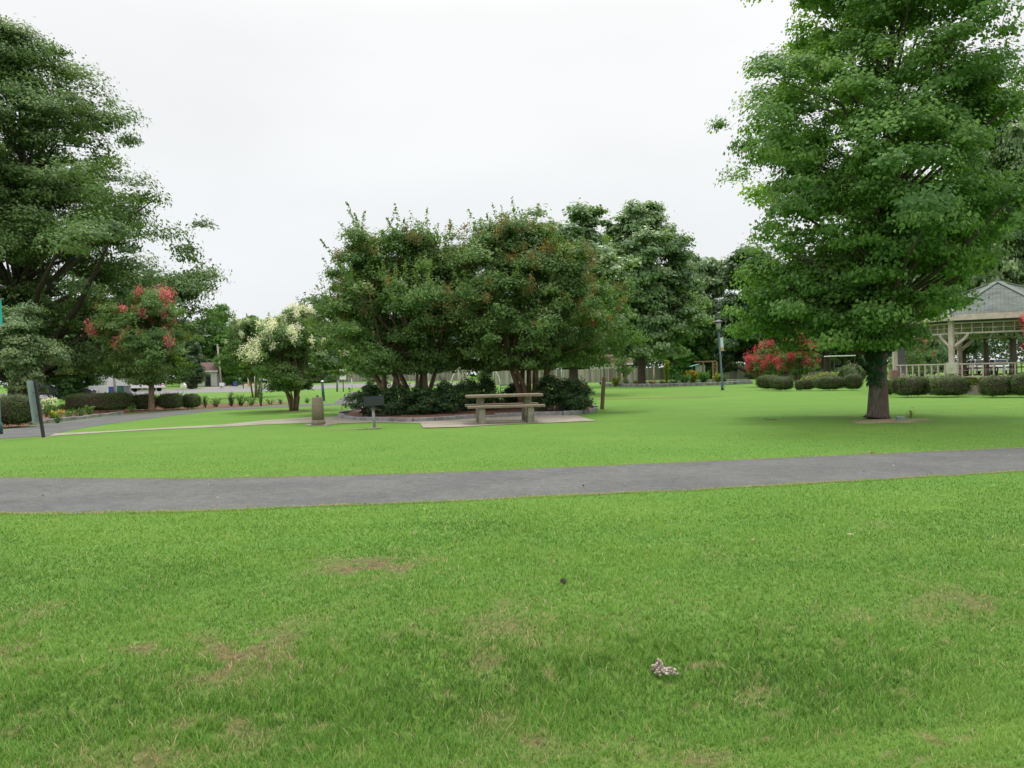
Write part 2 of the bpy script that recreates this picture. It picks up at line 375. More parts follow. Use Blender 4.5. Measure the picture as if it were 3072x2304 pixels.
def tree(name, label, cat, loc, prof, nclump=120, rc=.8, nleaf=20000, leaf=.1, lm='lf_pear', bark='bark', trunk_r=.25, seed=1,
         group=None, off=(0, 0), off0=(0, 0), boughs=None, stems=None, trunk_top=.85, squash=.8, limbs=40, upb=.6, inner=.5, shoots=0, blooms=(), asp=.55, droop=.3,
         flare=1.5, shoot_len=.8, vines=0, rz=0, lump=.22, part='crown', trunk_part='trunk', lean=(0, 0)):
    rng = np.random.default_rng(seed)
    root = thing(name, label, cat, loc, rz, group)
    pz = np.array([p[0] for p in prof], float); pr = np.array([p[1] for p in prof], float); Hh = pz[-1]; cb = pz[0]
    # sample heights by cross-section circumference
    zz = np.linspace(cb, Hh, 200); rr = np.interp(zz, pz, pr); cdf = np.cumsum(rr+.15*rr.max()); cdf /= cdf[-1]
    cz = np.interp(rng.random(nclump), cdf, zz); th = rng.random(nclump)*2*np.pi
    ph = rng.random(4)*6.28
    env = np.interp(cz, pz, pr)*np.minimum(1.03, 1+lump*np.sin(3*th+ph[0]+cz*.5)*.6+lump*np.sin(5*th+ph[1]-cz*.9)*.5+lump*.6*np.sin(cz*2.2+ph[2]))
    rad = np.maximum(env-rc*.55, .02*env)*(rng.random(nclump)**inner)
    off_t = np.clip((cz-cb)/(Hh-cb)*1.35, 0, 1)
    C = np.stack([rad*np.cos(th)+off0[0]+(off[0]-off0[0])*off_t, rad*np.sin(th)+off0[1]+(off[1]-off0[1])*off_t, cz], 1)
    BC = C.copy(); bt_ = np.zeros(nclump)
    if boughs:
        nb_, Rb, zs = boughs; nb_ = min(nb_, nclump); own = np.r_[np.arange(nb_), rng.integers(0, nb_, nclump-nb_)]
        Bc = C[:nb_].copy(); rsz = Rb*(.65+.7*rng.random(nb_)); dd_ = unit(rng.normal(size=(nclump, 3)))
        inw = Bc-np.array([off[0]*.5, off[1]*.5, 0]); inw[:, 2] = 0; Bc -= unit(inw)*(rsz*.28)[:, None]
        C = Bc[own]+dd_*(rsz[own]*rng.random(nclump)**.5)[:, None]*np.array([1, 1, zs]); BC = Bc[own]; C[:, 2] = np.clip(C[:, 2], cb*.95, Hh-rc*.3); cz = C[:, 2]
        rad = np.hypot(C[:, 0]-off0[0]-(off[0]-off0[0])*off_t, C[:, 1]); env = np.interp(cz, pz, pr)+.01; bt_ = rng.normal(size=nb_)[own]*.07
    crc = rc*(.6+.8*rng.random(nclump)); ctint = rng.normal(size=nclump)*.11+bt_
    # trunk and limbs
    tb = MB()
    if stems is None:
        n = 12; pts = []; rads = []
        for i in range(n):
            t = i/(n-1); z = t*Hh*trunk_top
            pts.append((off[0]*t*.8+lean[0]*t+math.sin(t*5+seed)*.12*trunk_r*4*t, off[1]*t*.8+lean[1]*t+math.cos(t*4+seed)*.1*trunk_r*4*t, z))
            rads.append(trunk_r*((1-t)**.8*.92+.05)*(1+(flare-1)*math.exp(-z/(trunk_r*1.6))))
        pts.insert(1, tuple(np.array(pts[0])*.6+np.array(pts[1])*.4*np.array([1, 1, .25]))); rads.insert(1, trunk_r*(1+(flare-1)*.35))
        tb.tube(pts, rads, 14)
        pa = np.array(pts)
        idx = np.r_[np.arange(min(boughs[0], nclump)), rng.permutation(nclump)[:limbs//2]] if boughs else rng.permutation(nclump)[:limbs]
        for i in idx:
            c = C[i]; dist = math.hypot(c[0]-off[0]*.5, c[1]-off[1]*.5); za = min(max(cb*.85, c[2]-dist*.75), Hh*trunk_top*.97)
            p0 = np.array([np.interp(za, pa[:, 2], pa[:, 0]), np.interp(za, pa[:, 2], pa[:, 1]), za])
            r0 = np.interp(za, pa[:, 2], np.array(rads))*.45; mid = p0*.5+c*.5+np.array([0, 0, .12*dist])+rng.normal(size=3)*.06*dist
            tb.tube([p0, p0*.6+mid*.4, mid, c*.6+mid*.4, c], [r0, r0*.75, r0*.55, r0*.35, r0*.12], 6)
    else:
        ns, sp, sr = stems; idx = rng.permutation(nclump)[:max(limbs, ns)]
        for q in range(ns):
            a = 2*math.pi*q/ns+rng.random()*.5; i = idx[np.argmin(np.abs((np.arctan2(C[idx, 1], C[idx, 0])-a+np.pi) % (2*np.pi)-np.pi)+rng.random(len(idx))*.6)]
            c = C[i]; p0 = np.array([math.cos(a)*sp, math.sin(a)*sp, 0]); zt = cb+(Hh-cb)*(.55+.3*rng.random())
            p3 = np.array([c[0]*.75, c[1]*.75, zt]); p1 = np.array([math.cos(a)*sp*1.8, math.sin(a)*sp*1.8, cb*.55]); p2 = np.array([p3[0]*.55+p1[0]*.3, p3[1]*.55+p1[1]*.3, cb*1.05+.2])
            pp = [p0, p0*.5+p1*.5, p1, p1*.45+p2*.55, p2, p2*.5+p3*.5, p3]; rq = sr*(.7+.6*rng.random())
            tb.tube(pp, [rq*1.25, rq, rq*.92, rq*.8, rq*.7, rq*.4, rq*.1], 8)
            for e in rng.permutation(nclump)[:max(1, limbs//ns)]:
                c = C[e]; s0 = p2 if rng.random() < .6 else p1*.4+p2*.6
                tb.tube([s0, s0*.45+c*.55+np.array([0, 0, -.05*c[2]]), c], [rq*.45, rq*.28, rq*.08], 5)
    tb.build(trunk_part, M[bark], root, smooth=True)
    # leaves
    LV = Leaves()
    k = rng.integers(0, nclump, nleaf)
    wsel = crc/crc.max(); keep = rng.random(nleaf) < wsel[k]**1.5*.7+.3; k = k[keep]; n = len(k)
    d = rng.normal(size=(n, 3)); d = unit(d); d[:, 2] = np.where(d[:, 2] < -.25, -d[:, 2]*.6, d[:, 2])
    rr_ = crc[k]*(rng.random(n)**.42)*(1+.25*rng.normal(size=n)*.6)
    P = C[k]+d*rr_[:, None]*np.array([1, 1, squash])
    cen = np.array([off[0]*.6, off[1]*.6, cb+(Hh-cb)*.4]); outw = unit(P-cen); bo = unit(P-BC[k]+1e-4)
    nr = d*.35+outw*.3+bo*(.6 if boughs else 0)+np.array([0, 0, upb*.8])+rng.normal(size=(n, 3))*.42
    V, F = leafgeo(P, nr, rng, leaf, asp, droop)
    LV.add(V, F, .45+ctint[k]+rng.normal(size=n)*.17)
    surf = np.where((rad > env*.45) | (cz > cb+(Hh-cb)*.6))[0]
    if shoots:
        for q in range(shoots):
            i = surf[rng.integers(len(surf))]; c = C[i]; dr = np.array([c[0]*.12, c[1]*.12, 1.0])+rng.normal(size=3)*.22; dr /= np.linalg.norm(dr)
            if c[2] < cb+(Hh-cb)*.45: dr = dr*.5+np.array([c[0], c[1], 0])/(math.hypot(c[0], c[1])+.1)*.7
            ln = crc[i]*.7+shoot_len*min(1.6, .12+rng.exponential(.5)); nl = int(26+34*ln)
            s = rng.random(nl)**.8*ln; s = s[s < ln*(.55+.45*rng.random())]; nl = len(s); Pq = c+dr*s[:, None]+rng.normal(size=(nl, 3))*(.07*(1.15-s/ln))[:, None]
            V, F = leafgeo(Pq, rng.normal(size=(nl, 3))+np.array([0, 0, .5]), rng, leaf*.85, asp, -.5)
            LV.add(V, F, .5+rng.normal(size=nl)*.16)
    if vines:
        pa = np.array(pts); nv = vines; z = .8+2.6*rng.random(nv)**.75
        a = -math.pi*.95+rng.normal(size=nv)*.75; rt = np.interp(z, pa[:, 2], np.array(rads))+.03+.10*rng.random(nv)*(z*.5)
        Pv = np.stack([np.interp(z, pa[:, 2], pa[:, 0])+rt*np.cos(a), np.interp(z, pa[:, 2], pa[:, 1])+rt*np.sin(a), z], 1)
        V, F = leafgeo(Pv, np.stack([np.cos(a), np.sin(a), .4+0*a], 1)+rng.normal(size=(nv, 3))*.3, rng, .085, .8, .6)
        vv = Leaves(); vv.add(V, F, .45+.2*rng.normal(size=nv)); vv.build('ivy', M['vine'], root)
    LV.build(part, M[lm], root)
    for bl in blooms:
        bn, bm, cnt, size, zmin, side = bl
        cand = [i for i in surf if C[i][2] > cb+(Hh-cb)*zmin]
        if side is not None: cand = [i for i in cand if C[i][0]*side[0]+C[i][1]*side[1] > side[2]]
        if not cand: continue
        BL = Leaves()
        for q in range(cnt):
            i = cand[rng.integers(len(cand))]; dd = rng.normal(size=3); dd[2] = abs(dd[2])*.7+.1; dd[1] -= .35; dd /= np.linalg.norm(dd)
            c = C[i]+dd*crc[i]*np.array([1, 1, squash])*1.05; nb = int(100*size/.2)
            Pq = c+rng.normal(size=(nb, 3))*np.array([.42, .42, .6])*size*(.7+.6*rng.random())
            V, F = leafgeo(Pq, rng.normal(size=(nb, 3)), rng, size*.32, .8, 0)
            BL.add(V, F, .5+rng.normal(size=nb)*.22+rng.normal()*.12)
        BL.build(bn, M[bm], root)
    return root

def clipped(label, loc, rx, ry, h, seed, lm='lf_hedge', leaf=.05, dens=1100, rz=0, power=2.6, group=None, name='clipped_shrub', rough=.08):
    rng = np.random.default_rng(seed); root = thing(name, label, 'shrub', loc, rz, group)
    def surf(a, b, s=1.0):
        ca, sa, cb_, sb_ = np.cos(a), np.sin(a), np.cos(b), np.sin(b)
        e = 2/power; f = lambda v: np.sign(v)*np.abs(v)**e
        q = 1+rough*2*np.sin(3*a+seed)*np.cos(2*b)+rough*np.sin(7*a+seed*2)
        return np.stack([rx*s*q*f(cb_)*f(ca), ry*s*q*f(cb_)*f(sa), h*.53+h*.47*s*f(sb_)*(1+rough*np.sin(5*a))], -1)
    A, B = np.meshgrid(np.linspace(0, 2*np.pi, 21)[:-1], np.linspace(-np.pi/2, np.pi/2, 12))
    V = surf(A, B, .88).reshape(-1, 3); n = 20
    F = np.array([(i*n+j, i*n+(j+1) % n, (i+1)*n+(j+1) % n, (i+1)*n+j) for i in range(11) for j in range(n)])
    mk('branches', V, F, M['twig'], root, smooth=True)
    area = 4*math.pi*((rx*ry+rx*h/2+ry*h/2)/3); nl = int(area*dens)
    d = unit(rng.normal(size=(nl, 3))); a = np.arctan2(d[:, 1], d[:, 0]); b = np.arcsin(np.clip(d[:, 2], -1, 1))
    sc = .84+.16*rng.random(nl)**.8+.028*rng.normal(size=nl)+.07*(fbm(d[:, 0]*rx+d[:, 2]*.7, d[:, 1]*ry+d[:, 2], 3.2, seed)-.5)*2; e = 2/power; f = lambda v: np.sign(v)*np.abs(v)**e
    q = 1+rough*2*np.sin(3*a+seed)*np.cos(2*b)+rough*np.sin(7*a+seed*2)
    P = np.stack([rx*sc*q*f(np.cos(b))*f(np.cos(a)), ry*sc*q*f(np.cos(b))*f(np.sin(a)), h*.53+h*.47*sc*f(np.sin(b))*(1+rough*np.sin(5*a))], 1)
    cl = vn(P[:, 0]*1+P[:, 2], P[:, 1]+P[:, 2]*.7, 5, seed)
    V, F = leafgeo(P, d+rng.normal(size=(nl, 3))*.42+np.array([0, 0, .25]), rng, leaf, .55, 0)
    lv = Leaves(); lv.add(V, F, .3+.4*cl+rng.normal(size=nl)*.14)
    for i in range(int(18*area**.5)):
        j = rng.integers(nl)
        if P[j, 2] < h*.5: continue
        L_ = .05+.10*rng.random(); n_ = 9; u = rng.random(n_)[:, None]; Pq = P[j]+(d[j]*.5+np.array([0, 0, .8]))*u*L_+rng.normal(size=(n_, 3))*.012
        V, F = leafgeo(Pq, rng.normal(size=(n_, 3)), rng, leaf, .5, -.5); lv.add(V, F, .6+.2*rng.normal(size=n_))
    lv.build('foliage', M[lm], root)
    return root

def plant(name, label, cat, loc, h, r, n, lm, seed, leaf=.08, asp=.35, blooms=None, group=None, spiky=.4):
    """a small leafy plant made of stems with leaves"""
    rng = np.random.default_rng(seed); root = thing(name, label, cat, loc, 0, group); tb = MB(); lv = Leaves(); bl = Leaves()
    for i in range(n):
        a = rng.random()*6.283; l = h*(.6+.4*rng.random()); rr = r*rng.random()**.6
        p0 = np.array([math.cos(a)*rr*.2, math.sin(a)*rr*.2, 0]); p1 = np.array([math.cos(a)*rr, math.sin(a)*rr, l*.97]); pm = p0*.5+p1*.5+np.array([0, 0, l*.15])
        tb.tube([p0, pm, p1], [.008, .006, .003], 4)
        nl = int(12+l*22); s = (.1+.9*rng.random(nl))[:, None]
        P = (1-s)**2*p0+2*s*(1-s)*pm+s**2*p1+rng.normal(size=(nl, 3))*.045
        V, F = leafgeo(P, rng.normal(size=(nl, 3))*.6+np.array([0, 0, .8]), rng, leaf, asp, -spiky); lv.add(V, F, .5+rng.normal(size=nl)*.2)
        if blooms and rng.random() < blooms[1]:
            nb = 30; P = p1+rng.normal(size=(nb, 3))*blooms[2]*.4; V, F = leafgeo(P, rng.normal(size=(nb, 3)), rng, blooms[2]*.5, .8, 0); bl.add(V, F, .5+.2*rng.normal(size=nb))
    tb.build('stem', M['twig'], root); lv.build('foliage', M[lm], root)
    if bl.n: bl.build('blossoms', M[blooms[0]], root)
    return root

# ------------------------------------------------------------------ flat strips
def resample(line, n):
    P = np.array(line, float); s = np.r_[0, np.cumsum(np.linalg.norm(np.diff(P, axis=0), axis=1))]; q = np.linspace(0, s[-1], n)
    return np.stack([np.interp(q, s, P[:, i]) for i in range(P.shape[1])], 1)
def wl(line): return [tuple(gp(x, y))[:2] for x, y in line]
EDGE = {}
HARD = []      # world polygons free of grass
def strip(name, upper, lower, dz, material, n=60, mcross=4, jag=0, world=False, hard=True, smooth=True):
    U = resample(upper if world else wl(upper), n); Lo = resample(lower if world else wl(lower), n)
    if jag:
        rng = np.random.default_rng(len(name)*7+n)
        for Q_, sd_ in ((U, 3), (Lo, 8)):
            Q_[:, 1] += rng.normal(size=n)*jag*.6+(fbm(Q_[:, 0], Q_[:, 0]*0, 1.1, sd_, 3)-.5)*jag*9
    V = []
    for j in range(mcross+1):
        t = j/mcross; P = U*(1-t)+Lo*t; V.append(np.c_[P, HT(P[:, 1])+dz])
    V = np.concatenate(V); F = np.array([(j*n+i, (j+1)*n+i, (j+1)*n+i+1, j*n+i+1) for j in range(mcross) for i in range(n-1)])
    o = mk(name, V, F, material); tag(o, kind='structure')
    EDGE[name] = (U, Lo)
    if hard: HARD.append(np.r_[U, Lo[::-1]])
    return o
def inpoly(X, Y, poly):
    c = np.zeros(len(X), bool); n = len(poly); j = n-1
    for i in range(n):
        xi, yi = poly[i]; xj, yj = poly[j]
        if yi != yj:
            c ^= ((yi > Y) != (yj > Y)) & (X < (xj-xi)*(Y-yi)/(yj-yi)+xi)
        j = i
    return c
k_ = 3072/2212
D_ = lambda L_: [(x*k_, y*k_) for x, y in L_]
path_up = D_([(-420, 1034), (0, 1032), (440, 1035), (700, 1029), (1000, 1020), (1300, 1007), (1700, 990), (1960, 978), (2212, 968), (2700, 950)])
path_lo = D_([(-500, 1112), (0, 1110), (370, 1108), (600, 1098), (900, 1086), (1200, 1072), (1500, 1060), (1800, 1042), (2212, 1018), (2700, 994)])
strip('path', path_up, path_lo, .006, M['asphalt'], n=420, mcross=6, jag=.012)
side_up = [(-500, 1352), (0, 1291), (97, 1277), (230, 1260), (366, 1244), (512, 1233), (651, 1226), (790, 1219), (900, 1213), (1004, 1210), (1150, 1206), (1350, 1200)]
side_lo = [(-500, 1372), (0, 1317), (93, 1311), (148, 1309), (190, 1295), (278, 1279), (394, 1263), (512, 1248), (651, 1232), (859, 1222), (1000, 1216), (1150, 1211), (1350, 1205)]
strip('side_path', side_up, side_lo, .006, M['asphalt'], n=160, mcross=4, jag=.01)
br_l = [(1060, 1176), (1040, 1185), (1020, 1197), (1002, 1209)]; br_r = [(1100, 1176), (1092, 1185), (1080, 1197), (1062, 1209)]
strip('branch_path', br_l, br_r, .010, M['asphalt'], n=30, mcross=3)
walk_up = [(165, 1301), (300, 1295), (512, 1283), (674, 1274), (790, 1262), (935, 1252), (1020, 1250), (1100, 1262), (1262, 1266)]
walk_lo = [(148, 1309), (300, 1299), (512, 1287.5), (674, 1281), (790, 1274), (935, 1269), (976, 1279), (1016, 1271), (1120, 1267.5), (1262, 1270.5)]
strip('walkway', walk_up, walk_lo, .010, M['concrete'], n=90, mcross=3, jag=.008)
strip('picnic_pad', [(1250, 1258), (1340, 1262), (1420, 1256), (1605, 1247), (1730, 1247)], [(1270, 1285), (1350, 1283), (1480, 1276), (1605, 1271), (1788, 1264)], .014, M['concrete'], n=40, mcross=3, jag=.006)
strip('street', [(-600, 1195), (-100, 1184), (300, 1172.5), (450, 1170), (600, 1166), (757, 1160), (862, 1159), (1000, 1153), (1200, 1150), (1460, 1147)],
      [(-600, 1216), (-100, 1202), (300, 1190), (450, 1184), (600, 1178), (781, 1175), (871, 1173), (1000, 1164), (1200, 1160), (1460, 1153.5)], .006, M['asphalt_far'], n=60, mcross=4)
strip('driveway', [(470, 1168.6), (600, 1163), (759, 1151.5), (860, 1149.5)], [(470, 1171), (600, 1168), (757, 1158), (860, 1156)], .012, M['concrete'], n=30, mcross=3)
# mulch of the left bed and the round bed
strip('mulch_bed', [(-300, 1262), (0, 1246), (250, 1222), (400, 1214), (520, 1213), (700, 1211), (860, 1206)], [(-300, 1326), (0, 1289), (97, 1275), (366, 1242), (512, 1231), (700, 1222), (862, 1213)], .012, M['mulch'], n=80, mcross=4, jag=.02)

# round bed: curb line then mulch mound
bedF = [(1020, 1254), (1060, 1260), (1131, 1264), (1259, 1266), (1337, 1261), (1415, 1256), (1510, 1250), (1605, 1247), (1680, 1246), (1730, 1244), (1767, 1238), (1790, 1230)]
bedB = [(1765, 1222), (1700, 1214), (1600, 1209), (1450, 1207), (1300, 1212), (1150, 1222), (1060, 1236), (1024, 1246)]
bedW = wl(bedF)+wl(bedB)
HARD.append(np.array(bedW))
def curb(name, label, pts, wd, ht, seg, material, closed=False, cat='kerb', seed=3):
    rng = np.random.default_rng(seed); P = np.array(pts+([pts[0]] if closed else []))
    s = np.r_[0, np.cumsum(np.linalg.norm(np.diff(P, axis=0), axis=1))]; n = max(1, int(round(s[-1]/seg))); q = np.linspace(0, s[-1], n+1)
    Q = np.stack([np.interp(q, s, P[:, 0]), np.interp(q, s, P[:, 1])], 1); b = MB()
    for i in range(n):
        a, c = Q[i], Q[i+1]; dv = (c-a); l = np.hypot(*dv); ang = math.atan2(dv[1], dv[0]); m_ = (a+c)/2; hh = ht*(1+.12*rng.normal())
        b.box((m_[0], m_[1], hh/2-.01), (l-.012, wd*(1+.06*rng.normal()), hh), (0, 0, ang+.01*rng.normal()), t=rng.random())
    o = b.build(name, material, None, bevel=.012); return tag(o, label, cat)
curb('bed_kerb', 'grey stone kerb blocks ringing the mulched bed behind the picnic table', [tuple(p) for p in bedW], .15, .13, .75, M['granite'], closed=True)
curb('path_kerb', 'low grey stone kerb between the curving path and the flower bed at left', wl([(90, 1275), (180, 1264), (270, 1253), (366, 1242)]), .13, .12, 1.1, M['granite'], seed=5)
def mound(name, poly, h, material, n=40):
    P = np.array(poly); c = P.mean(0); Q = resample(np.r_[P, P[:1]], n+1)[:-1]; V = [(c[0], c[1], h)]; rings = 6
    for r in range(1, rings+1):
        t = r/rings
        for q in Q: p = c+(q-c)*t*.99; V.append((p[0], p[1], h*(1-t*t)+.035+.02*vn(p[0], p[1], 3, 2)))
    F = [(0, 1+i, 1+(i+1) % n) for i in range(n)]
    for r in range(rings-1):
        for i in range(n): a = 1+r*n+i; b_ = 1+r*n+(i+1) % n; F.append((a, a+n, b_+n, b_))
    return tag(mk(name, V, F, material, None, smooth=True), kind='structure')
mound('round_mulch_bed', bedW, .12, M['mulch'], 48)

# dirt patches (worn soil)
def patch(name, c, rx, ry, dz, material, seed):
    rng = np.random.default_rng(seed); p = gp(*c); n = 220; tooth = np.abs(rng.normal(size=n)); tooth = np.minimum(1.5, tooth)*.17; V = [(p.x, p.y, p.z+dz)]
    ph = rng.random(4)*6.28
    for i in range(n):
        a = 2*math.pi*i/n; q = 1+.22*math.sin(2*a+ph[0])+.13*math.sin(5*a+ph[1])+.08*math.sin(9*a+ph[2])-tooth[i]
        V.append((p.x+rx*q*math.cos(a), p.y+ry*q*math.sin(a), p.z+dz))
    HARD.append(np.array([v[:2] for v in V[1:]]))
    return tag(mk(name, V, [(0, 1+i, 1+(i+1) % n) for i in range(n)], material), kind='structure')
patch('bare_soil', (1045, 1287), .5, .16, .005, M['dirt'], 1)
patch('bare_soil', (2672, 1263), 1.1, .85, .005, M['dirt'], 2)
patch('bare_soil', (900, 1234), 1.0, .5, .005, M['dirt'], 4)
patch('bare_soil', (1890, 1196), 4.2, .55, .005, M['mulch'], 6)
patch('bare_soil', (1330, 1283), .9, .14, .018, M['dirt'], 8)

# ------------------------------------------------------------------ ground sheet
def axis_(lo, hi, step, far, g=1.13):
    a = list(np.arange(lo, hi, step)); s = step; x = a[-1]
    while x < far: s *= g; x += s; a.append(x)
    return a
xs = np.array(sorted(set([-v for v in axis_(0.0, 6.5, .07, 1800, 1.16)]+axis_(0.0, 6.5, .07, 1800, 1.16))))
ys = np.array([-60, -20, -5, 0, 1.5]+axis_(2.2, 9.0, .06, 2200, 1.09))
def brown(X, Y):
    """how worn the turf is, 0..1"""
    b = np.clip((fbm(X, Y*.8, 2.6, 11)-.60)*5, 0, 1)*np.clip((6.5-Y)/2.5, .0, 1)*.75
    b = np.maximum(b, np.clip((fbm(X, Y, 11, 15, 3)-.66)*8, 0, 1)*np.clip((5.5-Y)/1.5, 0, 1)*.8)
    for px, py, r, s in [(1110, 1700, .55, .9), (1160, 1670, .3, .6), (430, 1945, .13, 1), (740, 1940, .45, .8), (655, 1985, .2, .9), (830, 1920, .2, .7), (20, 1960, .2, .8),
                         (690, 2130, .22, .8), (560, 2130, .25, .6), (60, 2290, .25, .9), (2900, 1800, .4, .6), (2650, 1580, .3, .4), (1600, 2130, .12, .7), (1500, 1940, .2, .5), (2250, 1990, .15, .5)]:
        p = gp(px, py); q = np.hypot((X-p.x), (Y-p.y)*1.0)/r
        b = np.maximum(b, min(1, s*1.25)*np.clip(1.25-q, 0, 1)*np.clip((fbm(X, Y, 8, 5)-.40)*6, 0, 1))
    return np.clip(b, 0, 1)
XX, YY = np.meshgrid(xs, ys)
def und(X, Y): return (.085*(fbm(X, Y, .9, 3)-.5)+.03*(fbm(X, Y, 3.5, 8)-.5)-.11*np.exp(-((Y-3.3-.12*X)/.7)**2)*(X < 3.2+0*Y))*np.clip((7.0-Y)/2, 0, 1)
ZZ = HT(YY)+und(XX, YY)
V = np.stack([XX, YY, ZZ], -1).reshape(-1, 3); nx = len(xs)
I, J = np.meshgrid(np.arange(len(ys)-1), np.arange(nx-1), indexing='ij')
F = np.stack([I*nx+J, I*nx+J+1, (I+1)*nx+J+1, (I+1)*nx+J], -1).reshape(-1, 4)
m, t, b = mat('turf'); ge = node(t, 'ShaderNodeNewGeometry')
def nz(scale, det, vec=None, ro=.6):
    n = node(t, 'ShaderNodeTexNoise'); n.inputs['Scale'].default_value = scale; n.inputs['Detail'].default_value = det; n.inputs['Roughness'].default_value = ro
    t.links.new(vec or ge.outputs['Position'], n.inputs['Vector']); return n.outputs['Fac']
def mixc(fac, a, b_, ty='MIX'):
    x = node(t, 'ShaderNodeMix', data_type='RGBA', blend_type=ty)
    if isinstance(fac, float): x.inputs['Factor'].default_value = fac
    else: t.links.new(fac, x.inputs['Factor'])
    for s_, v in (('A', a), ('B', b_)):
        if isinstance(v, tuple): x.inputs[s_].default_value = (*v, 1)
        else: t.links.new(v, x.inputs[s_])
    return x.outputs['Result']
def rng_(src, a, b_, c=0, d=1):
    r = node(t, 'ShaderNodeMapRange'); t.links.new(src, r.inputs['Value'])
    for kk, v in zip(('From Min', 'From Max', 'To Min', 'To Max'), (a, b_, c, d)): r.inputs[kk].default_value = v
    return r.outputs[0]
fine = rampn(t, nz(28, 8, ro=.82), [(.25, (.046, .125, .015)), (.5, (.108, .218, .030)), (.72, (.21, .32, .075))])
c1 = mixc(rng_(nz(.35, 5), .42, .62, 0, .7), fine, (.14, .245, .04))
c2 = mixc(rng_(nz(1.3, 7, ro=.7), .5, .68, 0, .55), c1, (.085, .20, .03))
sp = node(t, 'ShaderNodeMapping'); sp.inputs['Scale'].default_value = (.05, .7, 1); t.links.new(ge.outputs['Position'], sp.inputs[0])
c2b = mixc(rng_(nz(1, 3, sp.outputs[0]), .42, .60, 0, .45), c2, (.09, .215, .035))
c3 = mixc(rng_(nz(3.0, 6, ro=.75), .62, .74, 0, .5), c2b, (.21, .29, .075))
at_ = node(t, 'ShaderNodeAttribute', attribute_name='tint')
soil = rampn(t, nz(25, 6), [(.3, (.07, .05, .026)), (.7, (.21, .155, .08))])
c4 = mixc(at_.outputs['Fac'], c3, soil)
t.links.new(c4, b.inputs['Base Color']); b.inputs['Roughness'].default_value = .9; b.inputs['Specular IOR Level'].default_value = .15
bp = node(t, 'ShaderNodeBump'); bp.inputs['Strength'].default_value = .6; bp.inputs['Distance'].default_value = .03
t.links.new(nz(45, 5, ro=.7), bp.inputs['Height']); t.links.new(bp.outputs[0], b.inputs['Normal'])
near = np.clip((7.5-V[:, 1])/5, 0, 1)
gr = mk('ground', V, F, m, None, np.clip(brown(V[:, 0], V[:, 1])*.9+.25*near*fbm(V[:, 0], V[:, 1], 6, 9), 0, 1), smooth=True); tag(gr, kind='structure')

# ------------------------------------------------------------------ grass blades
rng = np.random.default_rng(42)
def distline(X, Y, line):
    P = np.array(line); d = np.full(len(X), 1e9)
    for a, c in zip(P[:-1], P[1:]):
        e = c-a; tt = np.clip(((X-a[0])*e[0]+(Y-a[1])*e[1])/(e@e), 0, 1); d = np.minimum(d, np.hypot(X-a[0]-tt*e[0], Y-a[1]-tt*e[1]))
    return d
YB = np.linspace(2.1, 24, 500); rho = np.minimum(19000, 19000*(3.0/YB)**2.0)*(1.5*YB+9); cdf = np.cumsum(rho); NB = int(np.trapezoid(rho, YB)) if hasattr(np, 'trapezoid') else int(np.trapz(rho, YB))
y = np.interp(rng.random(NB), cdf/cdf[-1], YB); x = (rng.random(NB)*2-1)*(.75*y+4.5)
pu, plo = EDGE['path']
def dedge(X, Y): return np.minimum(np.abs(Y-np.interp(X, pu[:, 0], pu[:, 1])), np.abs(Y-np.interp(X, plo[:, 0], plo[:, 1])))
# additional fringe along the path edges
fx = []; fy = []
for ln in (pu, plo):
    Q = resample(ln, 42000); s_ = Q[(Q[:, 1] < 22) & (np.abs(Q[:, 0]) < 16)]
    fx.append(s_[:, 0]+rng.normal(size=len(s_))*.03); fy.append(s_[:, 1]+rng.normal(size=len(s_))*(.02+.07*vn(s_[:, 0], s_[:, 0]*0, 2.5, 4)**2))
nf = sum(map(len, fx)); x = np.r_[x, *fx]; y = np.r_[y, *fy]; fringe = np.r_[np.zeros(NB, bool), np.ones(nf, bool)]
bad = np.zeros(len(x), bool)
for i, pl in enumerate(HARD):
    ok = inpoly(x, y, pl)
    if i == 0: ok &= ~(fringe)
    bad |= ok
br = brown(x, y); bad |= (rng.random(len(x)) < br*.75)
bad |= fringe & inpoly(x, y, HARD[0]) & (dedge(x, y) > .13)
x = x[~bad]; y = y[~bad]; br = br[~bad]; fringe = fringe[~bad]; n = len(x)
de = dedge(x, y)
clump = fbm(x, y, 4.5, 21, 3); tall = fbm(x, y, .9, 31, 3)
hgt = (.011+.021*rng.random(n)**1.3)*(.55+.9*clump)*(.8+.5*tall)*(1-.4*br)*np.clip(1.15-(y-5)*.05, .4, 1.15); hgt[fringe] *= .9; hgt *= 1+.75*np.clip(1-np.abs(y-3.75-.1*x)/.75, 0, 1)*np.clip((2.6-x)/1.2, 0, 1)*fbm(x, y, 3, 55)*1.5; hgt *= np.where(y < 3.0+.1*x, .75, 1)
wd = .0019*np.clip(y/3.2, 1, 2.6)*(.7+.6*rng.random(n))
a = rng.random(n)*6.283; ln = hgt*(.35+.9*rng.random(n)); ox = np.cos(a)*ln; oy = np.sin(a)*ln
zb = HT(y)+und(x, y)
px_, py_ = -np.sin(a+rng.normal(size=n)*.6)*wd, np.cos(a+rng.normal(size=n)*.6)*wd
base = np.stack([x, y, zb-.004], 1); sd_ = np.stack([px_, py_, 0*x], 1)
mid = base+np.stack([ox*.35, oy*.35, hgt*.6], 1); tip = base+np.stack([ox, oy, hgt], 1)
tall2 = np.clip(1-np.abs(y-3.75-.1*x)/.75, 0, 1)*np.clip((2.6-x)/1.2, 0, 1); tint = .50+.26*rng.normal(size=n)*.8*np.clip(1.3-y*.06, .4, 1)+.5*(fbm(x, y, .6, 77)-.5)+.45*(fbm(x, y, 2.2, 78)-.5)-.20*tall2+.16*(y < 2.95+.12*x)+.5*(clump-.5)
